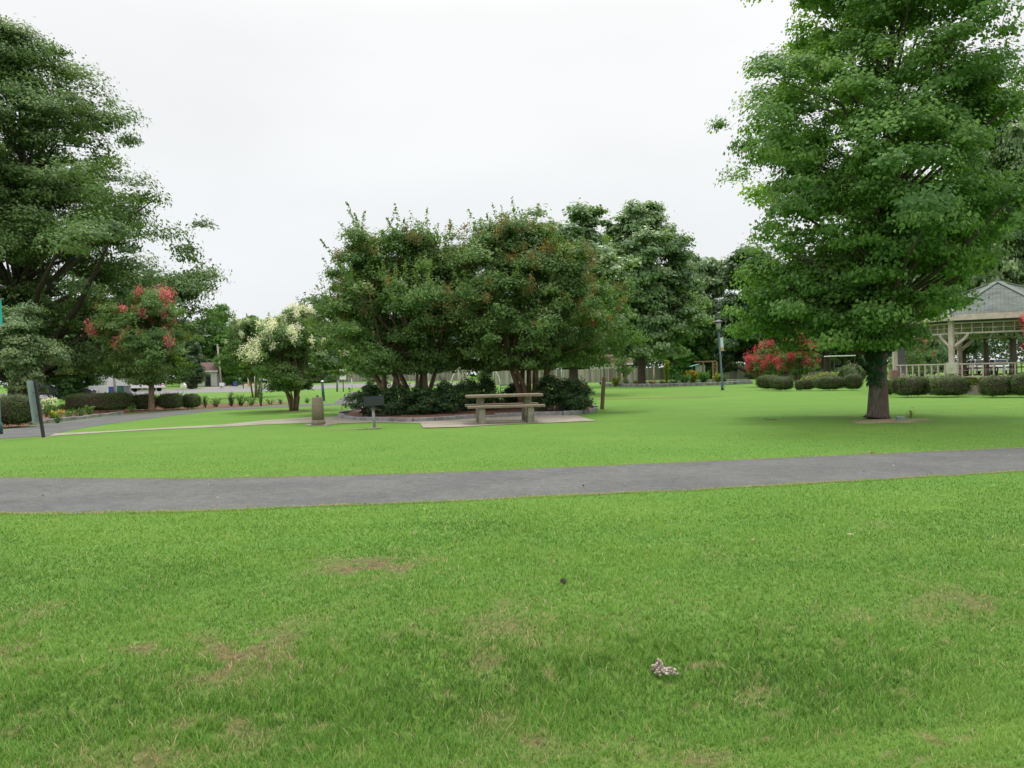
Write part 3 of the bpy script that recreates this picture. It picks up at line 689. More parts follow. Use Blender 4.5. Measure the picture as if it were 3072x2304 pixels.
tint += .35*np.clip(1-de/.18, 0, 1)*(rng.random(n) < .6)
straw = (rng.random(n) < (.022+.008*(y < 4))+.3*br+.8*np.clip(1-de/.06, 0, 1))
tint = np.clip(tint, 0, .86)
tint = np.where(straw, 1.0, tint*.86)
nearb = y < 7.5
# near blades: two segments; far ones: one triangle drawn as a thin quad
Vn = np.stack([base-sd_, base+sd_, mid+sd_*.7, tip, mid-sd_*.7], 1)[nearb].reshape(-1, 3)
kn = int(nearb.sum()); q5 = np.arange(kn)*5
F1 = np.stack([q5, q5+1, q5+2, q5+4], 1); F2 = np.stack([q5+4, q5+2, q5+3, q5+3], 1)[:, :3]
Vf = np.stack([base-sd_, base+sd_, tip], 1)[~nearb].reshape(-1, 3); kf = int((~nearb).sum())
Ff = np.arange(kf*3).reshape(-1, 3)+kn*5
Ft = np.concatenate([np.stack([q5, q5+1, q5+2], 1), np.stack([q5, q5+2, q5+4], 1), F2, Ff])
bm_, t, b = mat('blade'); at_ = node(t, 'ShaderNodeAttribute', attribute_name='tint')
cc = rampn(t, at_.outputs['Fac'], [(0, (.066, .165, .022)), (.4, (.148, .31, .042)), (.84, (.29, .45, .088)), (1, (.50, .42, .22))])
t.links.new(cc, b.inputs['Base Color']); b.inputs['Roughness'].default_value = .5; b.inputs['Specular IOR Level'].default_value = .3
tr = node(t, 'ShaderNodeBsdfTranslucent'); t.links.new(cc, tr.inputs[0]); ms = node(t, 'ShaderNodeMixShader'); ms.inputs[0].default_value = .35
t.links.new(b.outputs[0], ms.inputs[1]); t.links.new(tr.outputs[0], ms.inputs[2]); t.links.new(ms.outputs[0], t.nodes['Material Output'].inputs[0])
go = mk('grass', np.concatenate([Vn, Vf]), Ft, bm_, None, np.r_[np.repeat(tint[nearb], 5), np.repeat(tint[~nearb], 3)])
tag(go, 'short mown bright green lawn grass on both sides of the path', 'grass', kind='stuff')
print('blades', n)
#=====PART2=====
# ================================================================== TREES
B = lambda px, py: tuple(gp(px, py))
G = lambda px, D: tuple(gd(px, D))
# the big tree on the right
main = tree('shade_tree', 'tall leafy shade tree with ivy on its trunk, nearest tree on the right', 'tree', B(2632, 1256),
     [(1.9, 1.1), (2.5, 2.3), (3.2, 3.3), (4.2, 4.1), (5.5, 4.6), (7.5, 4.6), (9, 4.35), (10.5, 3.8), (12.3, 3.0), (14.2, .9)], nclump=880, rc=.5, boughs=(105, 1.4, .85), nleaf=330000, leaf=.10,
     lm='lf_pear', bark='bark', trunk_r=.215, seed=11, off=(.75, .2), off0=(-.6, 0), limbs=90, flare=1.65, vines=1900, asp=.7, droop=.6, lump=.12, inner=.5, trunk_top=.9, shoots=40, shoot_len=.35, lean=(.1, 0))
# huge dark oak on the left
tree('oak_tree', 'huge dark oak filling the upper left corner behind the red blossoming tree', 'tree', G(60, 46),
     [(1.9, 7.6), (4, 9.3), (7.5, 11.1), (9.6, 10.7), (11.3, 9.0), (14, 8.2), (16, 6.3), (18.0, 4.3), (19.6, 2.8), (20.8, .7)], nclump=1000, rc=1.05, boughs=(120, 2.5, .8), nleaf=380000, leaf=.21,
     lm='lf_oak', bark='bark_dark', trunk_r=.55, seed=23, limbs=90, lump=.16, inner=.5, asp=.5, squash=.8, shoots=0, shoot_len=1.0, off=(.5, 0))
# red flowering crape myrtle, left
tree('crape_myrtle', 'round crape myrtle with coral red blossoms behind the clipped hedge at left', 'tree', G(455, 38),
     [(1.35, .7), (1.9, 1.9), (2.8, 2.55), (3.8, 2.4), (4.7, 1.8), (5.4, .6)], nclump=260, rc=.42, boughs=(40, .8, 1.0), nleaf=75000, leaf=.12, lm='lf_myrtle', bark='bark_smooth', trunk_r=.15, seed=31,
     limbs=36, asp=.5, blooms=[('blossoms', 'bl_pink', 42, .24, .35, None), ('seed_heads', 'bl_rust', 40, .17, .4, None)], shoots=110, shoot_len=.5, inner=.4, flare=1.25)
# white flowering crape myrtles
tree('crape_myrtle', 'small multi-stemmed crape myrtle with creamy white blossoms left of the stone fountain', 'tree', B(882, 1232),
     [(.95, .6), (1.4, 1.75), (2.2, 2.35), (3.0, 2.0), (3.7, 1.2), (4.15, .5)], nclump=180, rc=.38, boughs=(26, .7, .9), nleaf=62000, leaf=.11, lm='lf_myrtle', bark='bark_smooth', seed=37,
     stems=(8, .12, .055), limbs=34, asp=.5, blooms=[('blossoms', 'bl_white', 150, .19, .35, None)], shoots=80, shoot_len=.45, inner=.4, off=(.15, 0))
tree('crape_myrtle', 'farther pale flowering crape myrtle across the lawn beside the white car', 'tree', G(765, 62),
     [(1.7, .8), (2.4, 2.5), (3.6, 3.1), (4.8, 2.4), (5.7, .8)], nclump=150, rc=.55, boughs=(22, 1.0, .9), nleaf=45000, leaf=.17, lm='lf_myrtle', bark='bark_smooth', seed=41,
     stems=(5, .2, .06), limbs=28, asp=.5, blooms=[('blossoms', 'bl_white', 50, .24, .3, None)], shoots=30, shoot_len=.6)
# two large crape myrtles in the round bed
def bed_myrtle(label, loc, prof, seed, stems, **k):
    return tree('crape_myrtle', label, 'tree', loc, prof, lm='lf_myrtle', bark='bark_smooth', seed=seed, stems=stems, asp=.5, leaf=.11, squash=.9, inner=.42, **k)
bed_myrtle('large crape myrtle with upright feathery shoots at the left of the round bed', G(1248, 28.2),
     [(1.6, 1.4), (2.1, 3.1), (3.1, 3.6), (4.2, 3.5), (5.2, 2.7), (6.05, 1.0)], 53, (7, .3, .085), nclump=420, rc=.42, boughs=(60, .95, 1.3), nleaf=150000, limbs=60, shoots=800, shoot_len=.95, off=(.05, 0), lump=.16,
     blooms=[('seed_heads', 'bl_rust', 130, .16, .35, None), ('blossoms', 'bl_pink', 2, .15, .5, None)])
bed_myrtle('largest crape myrtle of the round bed with rust coloured seed heads behind the picnic table', G(1592, 28.6),
     [(1.65, 1.5), (2.1, 3.2), (3.2, 3.8), (4.3, 3.6), (5.3, 2.9), (6.25, 1.1)], 59, (9, .28, .085), nclump=460, rc=.44, boughs=(68, 1.0, 1.25), nleaf=175000, limbs=60, shoots=620, shoot_len=.6, lump=.15,
     blooms=[('seed_heads', 'bl_rust', 330, .17, .25, None), ('blossoms', 'bl_pink', 5, .17, .25, (.3, -1, .3))])
bed_myrtle('leaning crape myrtle with a dark trunk at the far left of the round bed', G(1165, 30.5),
     [(1.6, 1.0), (2.3, 2.5), (3.3, 3.0), (4.3, 2.5), (5.2, 1.1)], 61, (3, .12, .12), nclump=180, rc=.42, boughs=(22, .9, 1.2), nleaf=60000, limbs=30, shoots=140, shoot_len=.8, off=(-.9, 0),
     blooms=[('seed_heads', 'bl_rust', 12, .15, .3, None)])
# mid-distance trees
tree('leafy_tree', 'dark trunked tree rising directly behind the right crape myrtle of the bed', 'tree', G(1722, 50),
     [(1.9, 1.2), (2.8, 3.0), (4.5, 3.9), (7, 4.2), (8.8, 3.9), (10.2, 3.0), (11.3, 1.3)], nclump=260, rc=.7, boughs=(60, 1.3, 1.0), nleaf=75000, leaf=.22, lm='lf_grey', bark='bark_dark', trunk_r=.30, seed=67, limbs=50, asp=.8, off=(.2, 0), flare=1.5, shoots=0)
tE = tree('leafy_tree', 'grey green tree with glinting leaves right of the round bed, in front of the garage', 'tree', G(1925, 74),
     [(2.9, 3.0), (4.2, 5.2), (8, 6.4), (10.5, 6.1), (12.8, 5.1), (14.6, 3.6), (16.0, 1.3)], nclump=520, rc=.95, boughs=(84, 1.9, 1.0), nleaf=150000, leaf=.28, lm='lf_grey', bark='bark_dark', trunk_r=.35, seed=71, limbs=60, asp=.8, lump=.16, flare=1.4, shoots=0, shoot_len=.8)
tA = tree('background_tree', 'rounded dark green tree behind the fence, left of the lamp post', 'tree', G(2130, 120),
     [(.6, 4.2), (3.5, 6.2), (8, 6.8), (12, 5.8), (15, 4.0), (17, 1.2)], nclump=300, rc=1.2, boughs=(46, 2.3, .9), nleaf=60000, leaf=.48, lm='lf_grey', bark='bark_dark', trunk_r=.4, seed=79, limbs=30, asp=.7)
tBr = tree('background_tree', 'bright green rounded tree far across the street at left, tallest on the skyline gap', 'tree', G(652, 158),
     [(.5, 3.6), (3.5, 4.9), (7, 5.3), (11, 4.6), (13.5, 3.4), (15.3, 1.0)], nclump=260, rc=1.0, boughs=(40, 1.9, .9), nleaf=50000, leaf=.46, lm='lf_bright', bark='bark_dark', trunk_r=.35, seed=83, limbs=30, asp=.7)
tD = tree('background_tree', 'very dark tree behind the lamp post and red myrtles', 'tree', G(2260, 104),
     [(.4, 4.6), (3.5, 6.0), (8, 6.4), (12, 5.2), (15, 3.4), (16.5, 1.0)], nclump=300, rc=1.15, boughs=(46, 2.2, .9), nleaf=60000, leaf=.46, lm='lf_dark', bark='bark_dark', trunk_r=.45, seed=89, limbs=30, asp=.7)
def bt(src, label, px, D, top, hw, rz=0., cat=None):
    """copy a background tree so its crown top is at pixel row top and half width hw pixels"""
    p = gd(px, D); h0 = {'A': 17.0, 'B': 15.3, 'D': 16.5, 'E': 16.0}[src]; w0 = {'A': 6.6, 'B': 5.2, 'D': 6.3, 'E': 6.6}[src]
    hh = at(px, top, D).z-p.z; ww = hw/FPX*D
    return dup({'A': tA, 'B': tBr, 'D': tD, 'E': tE}[src], label, p, rz, (ww/w0, ww/w0, hh/h0), group='trees beyond the park')
for a in [
    ('A', 'dark tree at the far left behind the white porch house', 250, 130, 900, 150, 1.),
    ('D', 'dark shady tree hanging over the roof of the white porch house', 215, 76, 900, 120, 2.6),
    ('D', 'dark leafy tree behind the rubbish bins across the street', 400, 125, 880, 110, 2.),
    ('D', 'shadowy tree behind the street utility pole at left', 560, 150, 960, 75, .4),
    ('D', 'low dark tree in front of the left part of the far pale house', 578, 124, 1010, 46, 2.2),
    ('B', 'yellow green tree just right of the utility pole across the street', 700, 140, 985, 55, .8),
    ('B', 'mid green tree above the parked white car', 765, 165, 948, 62, 1.9),
    ('A', 'dark green tree at the right of the far treeline gap, above the white blossoms', 850, 170, 955, 75, 2.7),
    ('A', 'green tree seen behind the small white flowering myrtle', 960, 150, 965, 75, 3.4),
    ('B', 'light green tree behind the basketball backboard', 1060, 168, 985, 80, 4.4),
    ('D', 'dark tree behind the left end of the wooden fence', 1190, 165, 960, 90, 1.1),
    ('D', 'dark tree behind the arched swing frame', 1330, 160, 940, 110, 2.1),
    ('A', 'dark green tree between the swing frame and the garage', 1500, 150, 930, 110, 3.1),
    ('D', 'dark tree directly behind the garage roof', 1700, 145, 910, 110, .1),
    ('D', 'dark tree rising over the right end of the garage', 1880, 140, 900, 100, 5.1),
    ('A', 'green tree on the skyline left of the big shade tree', 2070, 118, 775, 85, 4.1),
    ('B', 'light green tree low on the skyline beside the wooden play frame', 2035, 110, 880, 75, 5.6),
    ('B', 'bright green tree just left of the lamp post top', 2120, 112, 905, 55, .6),
    ('D', 'dark tree above the two red flowering myrtles', 2370, 112, 850, 110, 3.6),
    ('A', 'green tree in the gap left of the big tree trunk', 2480, 130, 820, 120, .9),
    ('D', 'dark tree behind the big shade tree trunk', 2600, 120, 700, 130, 1.6),
    ('A', 'dark green tree left of the gazebo roof', 2760, 90, 560, 150, 2.4),
    ('E', 'tall tree directly behind the gazebo roof peak', 2960, 74, 400, 150, 2.9),
    ('E', 'leafy green tree between the big tree and the gazebo peak', 3040, 60, 350, 200, 1.2),
    ('E', 'tall green tree at the right edge behind the gazebo', 3090, 66, 330, 170, 3.9)]:
    bt(*a)
for q, (px, D, sc, lb) in enumerate([(2480, 100, .8, 'thin dark trunked tree on the lawn left of the big tree'), (2530, 118, .7, 'small far tree with a brown trunk beside the stone pillar'),
       (2890, 95, .8, 'tree with a bare lower trunk seen through the gazebo')]):
    p = gd(px, D)
    if q == 0:
        tC = tree('background_tree', lb, 'tree', tuple(p), [(3.2, 2.0), (4.4, 4.5), (7, 5.2), (10, 4.2), (12.5, 1.2)], nclump=110, rc=1.3, nleaf=20000, leaf=.33, lm='lf_dark', bark='bark_dark', trunk_r=.5, seed=97, limbs=24, asp=.7, group='trees beyond the park')
    else: dup(tC, lb, p, q*1.3, sc, group='trees beyond the park')
rng = np.random.default_rng(900)
wn = 90000; wx = rng.random(wn)*520-250; wy = 178+rng.random(wn)**.7*14+8*np.sin(wx*.02)
wh = 6.5+5*fbm(wx, wx*0, .06, 4)+2.2*fbm(wx, wx*0, .35, 5); wz = wh*(rng.random(wn)**.75)
wP = np.stack([wx, wy, .75+wz], 1); Vw, Fw = leafgeo(wP, np.array([0, -.5, .7])+rng.normal(size=(wn, 3))*.6, rng, .85, .7, .2)
tag(mk('far_woods', Vw, Fw, M['lf_dark'], None, np.repeat(np.clip(.55+.25*rng.normal(size=wn)+.5*(fbm(wx, wz*1.5, .25, 6)-.5), 0, 1), 4)),
    'dark continuous belt of far woods closing the view behind all the houses', 'woods', kind='stuff')
# small light-foliaged tree at far left in front of the oak
tree('small_tree', 'small light green tree low at the left edge in front of the dark oak', 'tree', G(70, 37),
     [(1.0, .9), (1.6, 2.1), (2.6, 2.5), (3.8, 1.9), (4.8, .5)], nclump=140, rc=.45, boughs=(18, .9, .9), nleaf=45000, leaf=.13, lm='lf_grey', bark='bark_dark', trunk_r=.12, seed=101, limbs=30, asp=.5, lump=.25)
# red myrtles at right middle
tree('crape_myrtle', 'low crape myrtle with bright red blossoms, first one right of the lamp post', 'tree', G(2300, 58),
     [(.5, .5), (1.0, 1.3), (1.9, 1.5), (2.6, 1.0), (3.0, .4)], nclump=60, rc=.4, nleaf=12000, leaf=.11, lm='lf_myrtle', bark='bark_smooth', seed=103, stems=(5, .15, .05), limbs=20, blooms=[('blossoms', 'bl_red', 44, .24, .2, (0, -1, -.3))], shoots=15, shoot_len=.4)
tree('crape_myrtle', 'taller crape myrtle with bright red blossoms just right of the low red one', 'tree', G(2398, 56),
     [(.6, .5), (1.2, 1.4), (2.2, 1.7), (2.9, 1.3), (3.5, .4)], nclump=70, rc=.42, nleaf=14000, leaf=.11, lm='lf_myrtle', bark='bark_smooth', seed=107, stems=(5, .15, .05), limbs=20, blooms=[('blossoms', 'bl_red', 60, .23, .25, (-.3, -1, -.5))], shoots=15, shoot_len=.4)
tree('crape_myrtle', 'red blossoming crape myrtle cut by the right edge in front of the gazebo', 'tree', G(3165, 33.5),
     [(1.1, .5), (1.7, 1.2), (2.5, 1.45), (3.2, 1.1), (3.8, .4)], nclump=60, rc=.42, nleaf=13000, leaf=.10, lm='lf_myrtle', bark='bark_smooth', seed=109, stems=(5, .12, .04), limbs=20, blooms=[('blossoms', 'bl_red', 46, .19, .3, None)], shoots=20, shoot_len=.4)
tree('crape_myrtle', 'shaded crape myrtle with dull red blossoms behind the left corner of the gazebo', 'tree', G(2745, 54),
     [(.6, .5), (1.1, 1.2), (2.0, 1.4), (2.9, .9), (3.3, .3)], nclump=50, rc=.4, nleaf=10000, leaf=.11, lm='lf_myrtle', bark='bark_smooth', seed=113, stems=(4, .12, .04), limbs=16, blooms=[('blossoms', 'bl_red', 14, .17, .3, None)])

# ================================================================== SHRUBS
GH = 'clipped hedge shrubs'
def clip_px(label, x0, x1, top, base, seed, depth=1.0, lm='lf_hedge', name='clipped_shrub', power=2.6, rough=.05, leaf=.05, dens=1100, group=GH):
    p = gp((x0+x1)/2, base); k = FPX/p.y; rx = (x1-x0)/2/k; ry = rx*depth; h = (base-top)/k
    return clipped(label, (p.x, p.y+ry*.55, p.z), rx, ry, h*1.04, seed, lm, leaf, dens, 0, power, group, name, rough)
clip_px('big loose clipped shrub at the left edge beside the leaning sign', -40, 96, 1186, 1284, 1, .8, dens=1300)
clip_px('longest flat topped clipped hedge behind the grey kerb at left', 178, 392, 1180, 1238, 2, .45, power=3.6)
clip_px('clipped shrub between the long hedge and the red myrtle trunk', 380, 468, 1184, 1233, 3, .7)
clip_px('clipped shrub just right of the red myrtle trunk', 464, 545, 1181, 1231, 4, .7)
clip_px('rounded clipped shrub at the right end of the left hedge row', 535, 598, 1183, 1228, 5, .8)
clip_px('rounded clipped shrub farthest left of the right hand hedge row', 2276, 2352, 1125, 1170, 6, .9)
clip_px('rounded clipped shrub overlapping the leftmost one of the right hand row', 2320, 2388, 1131, 1173, 7, .9)
clip_px('narrow small clipped shrub in the gap right of the two round ones', 2387, 2412, 1141, 1173, 8, .9)
clip_px('brownish clipped shrub with golden shoots above it', 2404, 2448, 1137, 1172, 9, .9)
clip_px('wide dark clipped shrub with golden tips left of the big trunk', 2446, 2545, 1129, 1172, 10, .6)
clip_px('clipped shrub touching the left side of the big tree trunk', 2536, 2594, 1122, 1171, 11, .8)
clip_px('small clipped shrub just right of the big tree trunk', 2650, 2688, 1142, 1188, 12, .8)
clip_px('wide clipped shrub under the left part of the gazebo railing', 2688, 2800, 1130, 1192, 13, .6, power=3)
clip_px('wide clipped shrub under the utility box of the gazebo', 2792, 2920, 1131, 1192, 14, .6, power=3)
clip_px('dark clipped shrub right of the golden bush under the railing', 2946, 3052, 1128, 1193, 15, .6, power=3)
clip_px('clipped shrub cut by the right edge of the picture', 3038, 3150, 1120, 1192, 16, .6, power=3)
for i, (x0, x1, t0, b0, lb) in enumerate([(2412, 2470, 1128, 1160, 'golden green shrub behind the brownish clipped one'), (2452, 2540, 1119, 1158, 'long golden green shrub behind the wide dark one left of the big trunk'),
        (2532, 2590, 1110, 1160, 'golden green shrub beside the left side of the big tree trunk'), (2912, 2954, 1132, 1178, 'yellow green bush between two dark clipped shrubs below the railing')]):
    p = gp((x0+x1)/2, b0+4); k = FPX/p.y
    clipped(lb, (p.x, p.y+.6, p.z), (x1-x0)/2/k, .6, (b0-t0+6)/k, 40+i, 'lf_gold', .07, 700, 0, 2.2, None, 'golden_shrub', .12)
clipped('low dark shrub in the shade beyond the golden ones', G(2440, 66), 1.7, .8, .95, 50, 'lf_dark', .07, 600, 0, 2.2, None, 'shrub', .12)
clipped('beige leaved bush beside the big tree trunk', G(2556, 50), .75, .6, 1.45, 51, 'lf_myrtle', .07, 500, 0, 2.2, None, 'shrub', .14)
# dark loose shrubs of the round bed
def bush(label, px, D, h, r, seed, n=9000, lm='lf_dark', leaf=.075, blooms=()):
    return tree('leafy_shrub', label, 'shrub', G(px, D), [(.12, r*.7), (h*.35, r), (h*.7, r*.95), (h, r*.35)], nclump=46, rc=.24, nleaf=n, leaf=leaf, lm=lm, bark='bark_dark', seed=seed, stems=(5, .1, .018), limbs=20,
                inner=.4, asp=.5, shoots=22, shoot_len=.22, lump=.14, blooms=blooms, part='foliage', trunk_part='stems')
bush('dark glossy shrub at the left tip of the round bed behind the grill', 1105, 26.6, 1.02, .72, 121)
bush('dark shrub just right of the grill box', 1195, 26.4, .98, .68, 122)
bush('dark shrub between the grill and the picnic table', 1272, 26.2, .95, .66, 123)
bush('dark shrub in front of the left myrtle stems', 1335, 26.3, .98, .6, 124)
bush('dark shrub behind the left end of the picnic table', 1402, 27.6, 1.12, .66, 125)
bush('sunlit topped shrub behind the picnic table top', 1462, 28.0, 1.15, .62, 126)
bush('rose bush with a few red flowers right of the picnic table', 1652, 27.2, 1.15, .62, 127, blooms=[('blossoms', 'bl_red', 7, .06, .5, None)])
bush('dark glossy shrub below the dark tree trunk', 1700, 27.4, 1.0, .55, 128)
bush('round dark shrub at the right end of the round bed with orange flowers', 1738, 26.6, .95, .52, 129, blooms=[('blossoms', 'bl_orange', 4, .05, .5, None)])
bush('dark low shrub behind the middle of the picnic bench', 1545, 29.8, .95, .55, 130)
bush('pale blossomed bush across the lawn behind the left myrtle trunk', 1130, 58, 2.3, 1.2, 131, lm='lf_weed', leaf=.13, n=7000, blooms=[('blossoms', 'bl_white', 14, .14, .3, None)])
tree('small_tree', 'small reddish leaved bush tree in front of the garage', 'tree', G(1868, 96), [(.6, .9), (1.6, 1.5), (2.6, 1.4), (3.4, .5)], nclump=40, rc=.5, nleaf=5000, leaf=.16, lm='lf_myrtle', bark='bark_smooth', seed=133, stems=(5, .2, .05), limbs=15,
     blooms=[('blossoms', 'bl_pink', 10, .18, .4, None)])
tree('small_tree', 'pinkish brown smoke like bush rising beside the garage roof', 'tree', G(1855, 100), [(2.2, .4), (3.2, .9), (4.0, .8), (4.6, .3)], nclump=24, rc=.35, nleaf=2500, leaf=.16, lm='bl_rust', bark='bark_smooth', seed=134, stems=(3, .1, .05), limbs=10)
# small plants of the left bed
plant('rose_plant', 'tall rose plant with white and yellow blooms behind the kerb at left', 'plant', B(158, 1262), .85, .35, 16, 'lf_bright', 141, .08, .5, ('bl_white', .6, .09))
plant('rose_plant', 'low yellow flowered plant beside the leaning sign', 'plant', B(172, 1270), .42, .2, 9, 'lf_bright', 142, .07, .5, ('bl_yellow', .5, .07))
plant('rose_plant', 'white flowered plant directly right of the leaning sign post', 'plant', B(140, 1252), .75, .25, 10, 'lf_weed', 143, .07, .5, ('bl_white', .5, .08))
for i, (px, py, h, r, n, lm, lb) in enumerate([(205, 1258, .35, .22, 8, 'lf_bright', 'low pale plant in the mulch in front of the long hedge'), (238, 1255, .42, .25, 9, 'lf_weed', 'light green leafy plant in front of the middle of the long hedge'),
      (268, 1248, .5, .25, 10, 'lf_weed', 'upright leafy plant in front of the right part of the long hedge'), (398, 1238, .28, .22, 7, 'lf_weed', 'tiny plant at the end of the grey kerb'),
      (616, 1223, .62, .2, 10, 'lf_dark', 'small dark upright plant first in the mulch strip'), (648, 1221, .48, .5, 16, 'lf_myrtle', 'low spreading plant in the mulch strip'),
      (694, 1219, .75, .25, 14, 'lf_dark', 'dark bushy plant in the middle of the mulch strip'), (722, 1218, .62, .4, 20, 'lf_weed', 'grey green leafy plant right of the dark bushy one'),
      (752, 1217, .5, .35, 14, 'lf_weed', 'low feathery plant beside the tall weed'), (784, 1218, 1.75, .3, 12, 'lf_weed', 'tall spindly weed standing in the mulch strip'),
      (812, 1215, .35, .3, 9, 'lf_myrtle', 'low brownish green plant right of the tall weed'), (842, 1213, .35, .2, 7, 'lf_weed', 'small sprout at the right end of the mulch strip'), (922, 1209, .3, .2, 7, 'lf_dark', 'small dark sprout in the lawn left of the stone fountain')]):
    plant('garden_plant', lb, 'plant', B(px, py), h, r, n, lm, 150+i, .085, .4)
plant('garden_plant', 'lone brown seedling standing in the lawn right of the big tree', 'plant', B(2733, 1253), .22, .05, 4, 'bl_rust', 171, .05, .5)
# raised bed planting (far right centre)
for i, (px, D, h, r, n, lm, lf, bl, lb) in enumerate([(1846, 72, .9, .55, 26, 'lf_gold', .16, ('bl_pink', .15, .1), 'yellow green plant at the left end of the raised bed'), (1880, 74, .55, .4, 18, 'lf_weed', .14, None, 'low plant second from the left in the raised bed'),
      (1905, 74, .5, .4, 18, 'lf_gold', .14, None, 'low golden plant in front of the grey post'), (1957, 73, .45, .35, 16, 'bl_red', .12, None, 'low dark red plant in the raised bed'), (1987, 74, .4, .4, 16, 'lf_myrtle', .12, ('bl_pink', .4, .1), 'low brownish red plant near the middle of the raised bed'),
      (2000, 82, 2.6, .35, 22, 'lf_gold', .2, None, 'tall pale green plume plant by the fence'), (2022, 74, .5, .5, 20, 'lf_weed', .14, ('bl_white', .2, .1), 'green plant with a white bloom in the raised bed'), (2052, 76, 1.0, .8, 34, 'lf_weed', .16, None, 'wide green plant in the raised bed'),
      (2080, 77, 1.35, .8, 40, 'lf_gold', .18, ('bl_orange', .25, .13), 'tall yellow green clump with orange flowers'), (2112, 78, 1.25, .7, 36, 'lf_bright', .18, None, 'green grassy clump beside the play frame'), (2155, 77, 1.0, .5, 24, 'lf_gold', .16, ('bl_yellow', .2, .1), 'yellow flowered plant right of the play frame'),
      (2175, 77, .8, .4, 20, 'lf_weed', .15, None, 'green plant behind the foot of the lamp post')]):
    plant('garden_plant', lb, 'plant', G(px, D), h, r, n, lm, 180+i, lf, .3, bl)

# ================================================================== PICNIC TABLE
p = gp(1513, 1267)
t = thing('picnic_table', 'weathered concrete picnic table with two benches on a concrete pad', 'picnic table', tuple(p+Vector((0, 0, .012))), R(6))
MB().box((0, 0, .735), (2.12, .74, .075)).build('tabletop', M['aggregate'], t, bevel=.016)
for s in (-1, 1): MB().box((0, s*.66, .455), (2.10, .27, .07)).build('bench', M['aggregate'], t, bevel=.014)
for s in (-1, 1):
    lg = MB(); x_ = s*.66
    lg.box((x_, 0, .35), (.20, .34, .70)); lg.box((x_, 0, .68), (.16, .58, .06)); lg.box((x_, 0, .10), (.13, 1.3, .16))
    for q in (-1, 1): lg.box((x_+.0, q*.66, .21), (.17, .20, .42))
    lg.build('pedestal', M['old_concrete'], t, bevel=.012)
# ================================================================== FOUNTAIN
p = gp(955, 1276)
t = thing('drinking_fountain', 'cylindrical stone aggregate drinking fountain beside the concrete walk', 'drinking fountain', tuple(p), 0, rot=(0, R(-.6), 0))
MB().lathe([(.20, .03), (.205, .06), (.20, .14), (.175, .155)], 28).build('base_ring', M['aggregate'], t, True)
MB().lathe([(.172, .15), (.166, .5), (.158, .79), (.15, .805)], 28).build('column', M['aggregate'], t, True)
MB().lathe([(.148, .80), (.146, .812), (.06, .808)], 24).build('basin', M['old_concrete'], t)
MB().tube([(-.02, 0, .80), (-.02, 0, .84), (0, -.02, .865)], [.012, .012, .008], 8).box((.02, 0, .83), (.03, .03, .05)).build('spout', M['dark_metal'], t)
MB().box((0, .0, .012), (.68, .5, .03)).build('footing', M['concrete'], t, bevel=.008)
# ================================================================== GRILL
p = gp(1124, 1285)
t = thing('park_grill', 'black pedestal charcoal grill on a galvanised post in the lawn', 'grill', tuple(p), R(8), rot=(0, R(-3.2), R(8)))
MB().tube([(0, 0, -.02), (0, 0, .60)], .04, 14).build('post', M['galv'], t, True)
g_ = MB(); W_, D2, Hh_ = .5, .40, .235; z0 = .60
g_.box((.04, 0, z0), (W_, D2, .012)); g_.box((.04, D2/2, z0+Hh_/2), (W_, .012, Hh_)); g_.box((.04-W_/2, 0, z0+Hh_/2), (.012, D2-.014, Hh_)); g_.box((.04+W_/2, 0, z0+Hh_/2), (.012, D2-.014, Hh_)); g_.box((.04, -D2/2, z0+Hh_*.42), (W_, .012, Hh_*.84))
g_.build('firebox', M['dark_metal'], t, bevel=.003)
g2 = MB()
for i in range(13): g2.bar((-.19+i*.038, -.19, z0+.2), (-.19+i*.038, .19, z0+.2), .008)
g2.bar((-.20, -.19, z0+.2), (.28, -.19, z0+.2), .012); g2.bar((-.20, .19, z0+.2), (.28, .19, z0+.2), .012)
g2.build('grate', M['dark_metal'], t)
MB().tube([(-.21, -.1, z0+.07), (-.30, -.1, z0+.07), (-.30, .1, z0+.07), (-.21, .1, z0+.07)], .009, 6).box((-.27, 0, z0+.05), (.10, .26, .09)).build('handle', M['dark_metal'], t)
MB().lathe([(.17, .0), (.16, .02), (.045, .03)], 20).build('footing', M['concrete'], t)
# ================================================================== POSTS, SIGNS, LAMPS
p = gp(131, 1314)
t = thing('park_sign', 'narrow grey green sign seen edge on, on a leaning dark post beside the path', 'sign', tuple(p), rot=(0, R(-7), 0))
MB().box((0, 0, .72), (.065, .065, 1.48)).build('post', M['dark_metal'], t, bevel=.006)
MB().box((-.085, .0, .94), (.03, .5, 1.05), rot=(0, 0, R(6))).build('sign_panel', flat('sign_back', (.20, .27, .26), .5), t, bevel=.004)
for z in (.62, 1.2): MB().box((-.05, .0, z), (.09, .05, .04)).build('bracket', M['galv'], t)
MB().lathe([(.16, -.01), (.12, .012), (.03, .012)], 12).build('footing', M['dirt'], t)
p = gp(1807, 1227)
t = thing('wooden_post', 'short leaning wooden post with a small metal box and a thin rod on top', 'post', tuple(p), rot=(R(2), R(4.2), 0))
MB().box((0, 0, .58), (.115, .115, 1.18)).build('post', M['wood'], t, bevel=.01)
MB().box((-.088, -.02, .93), (.06, .10, .13)).build('outlet_box', M['galv'], t, bevel=.006)
MB().box((-.13, -.02, .93), (.05, .08, .09)).build('box_cover', M['dark_metal'], t, bevel=.006)
MB().tube([(0.0, 0.0, 1.1), (-.07, 0, 1.66)], .010, 6).build('rod', M['dark_metal'], t)
MB().tube([(-.066, -.02, .0), (-.066, -.02, .88)], .014, 6).build('conduit', M['dark_metal'], t)
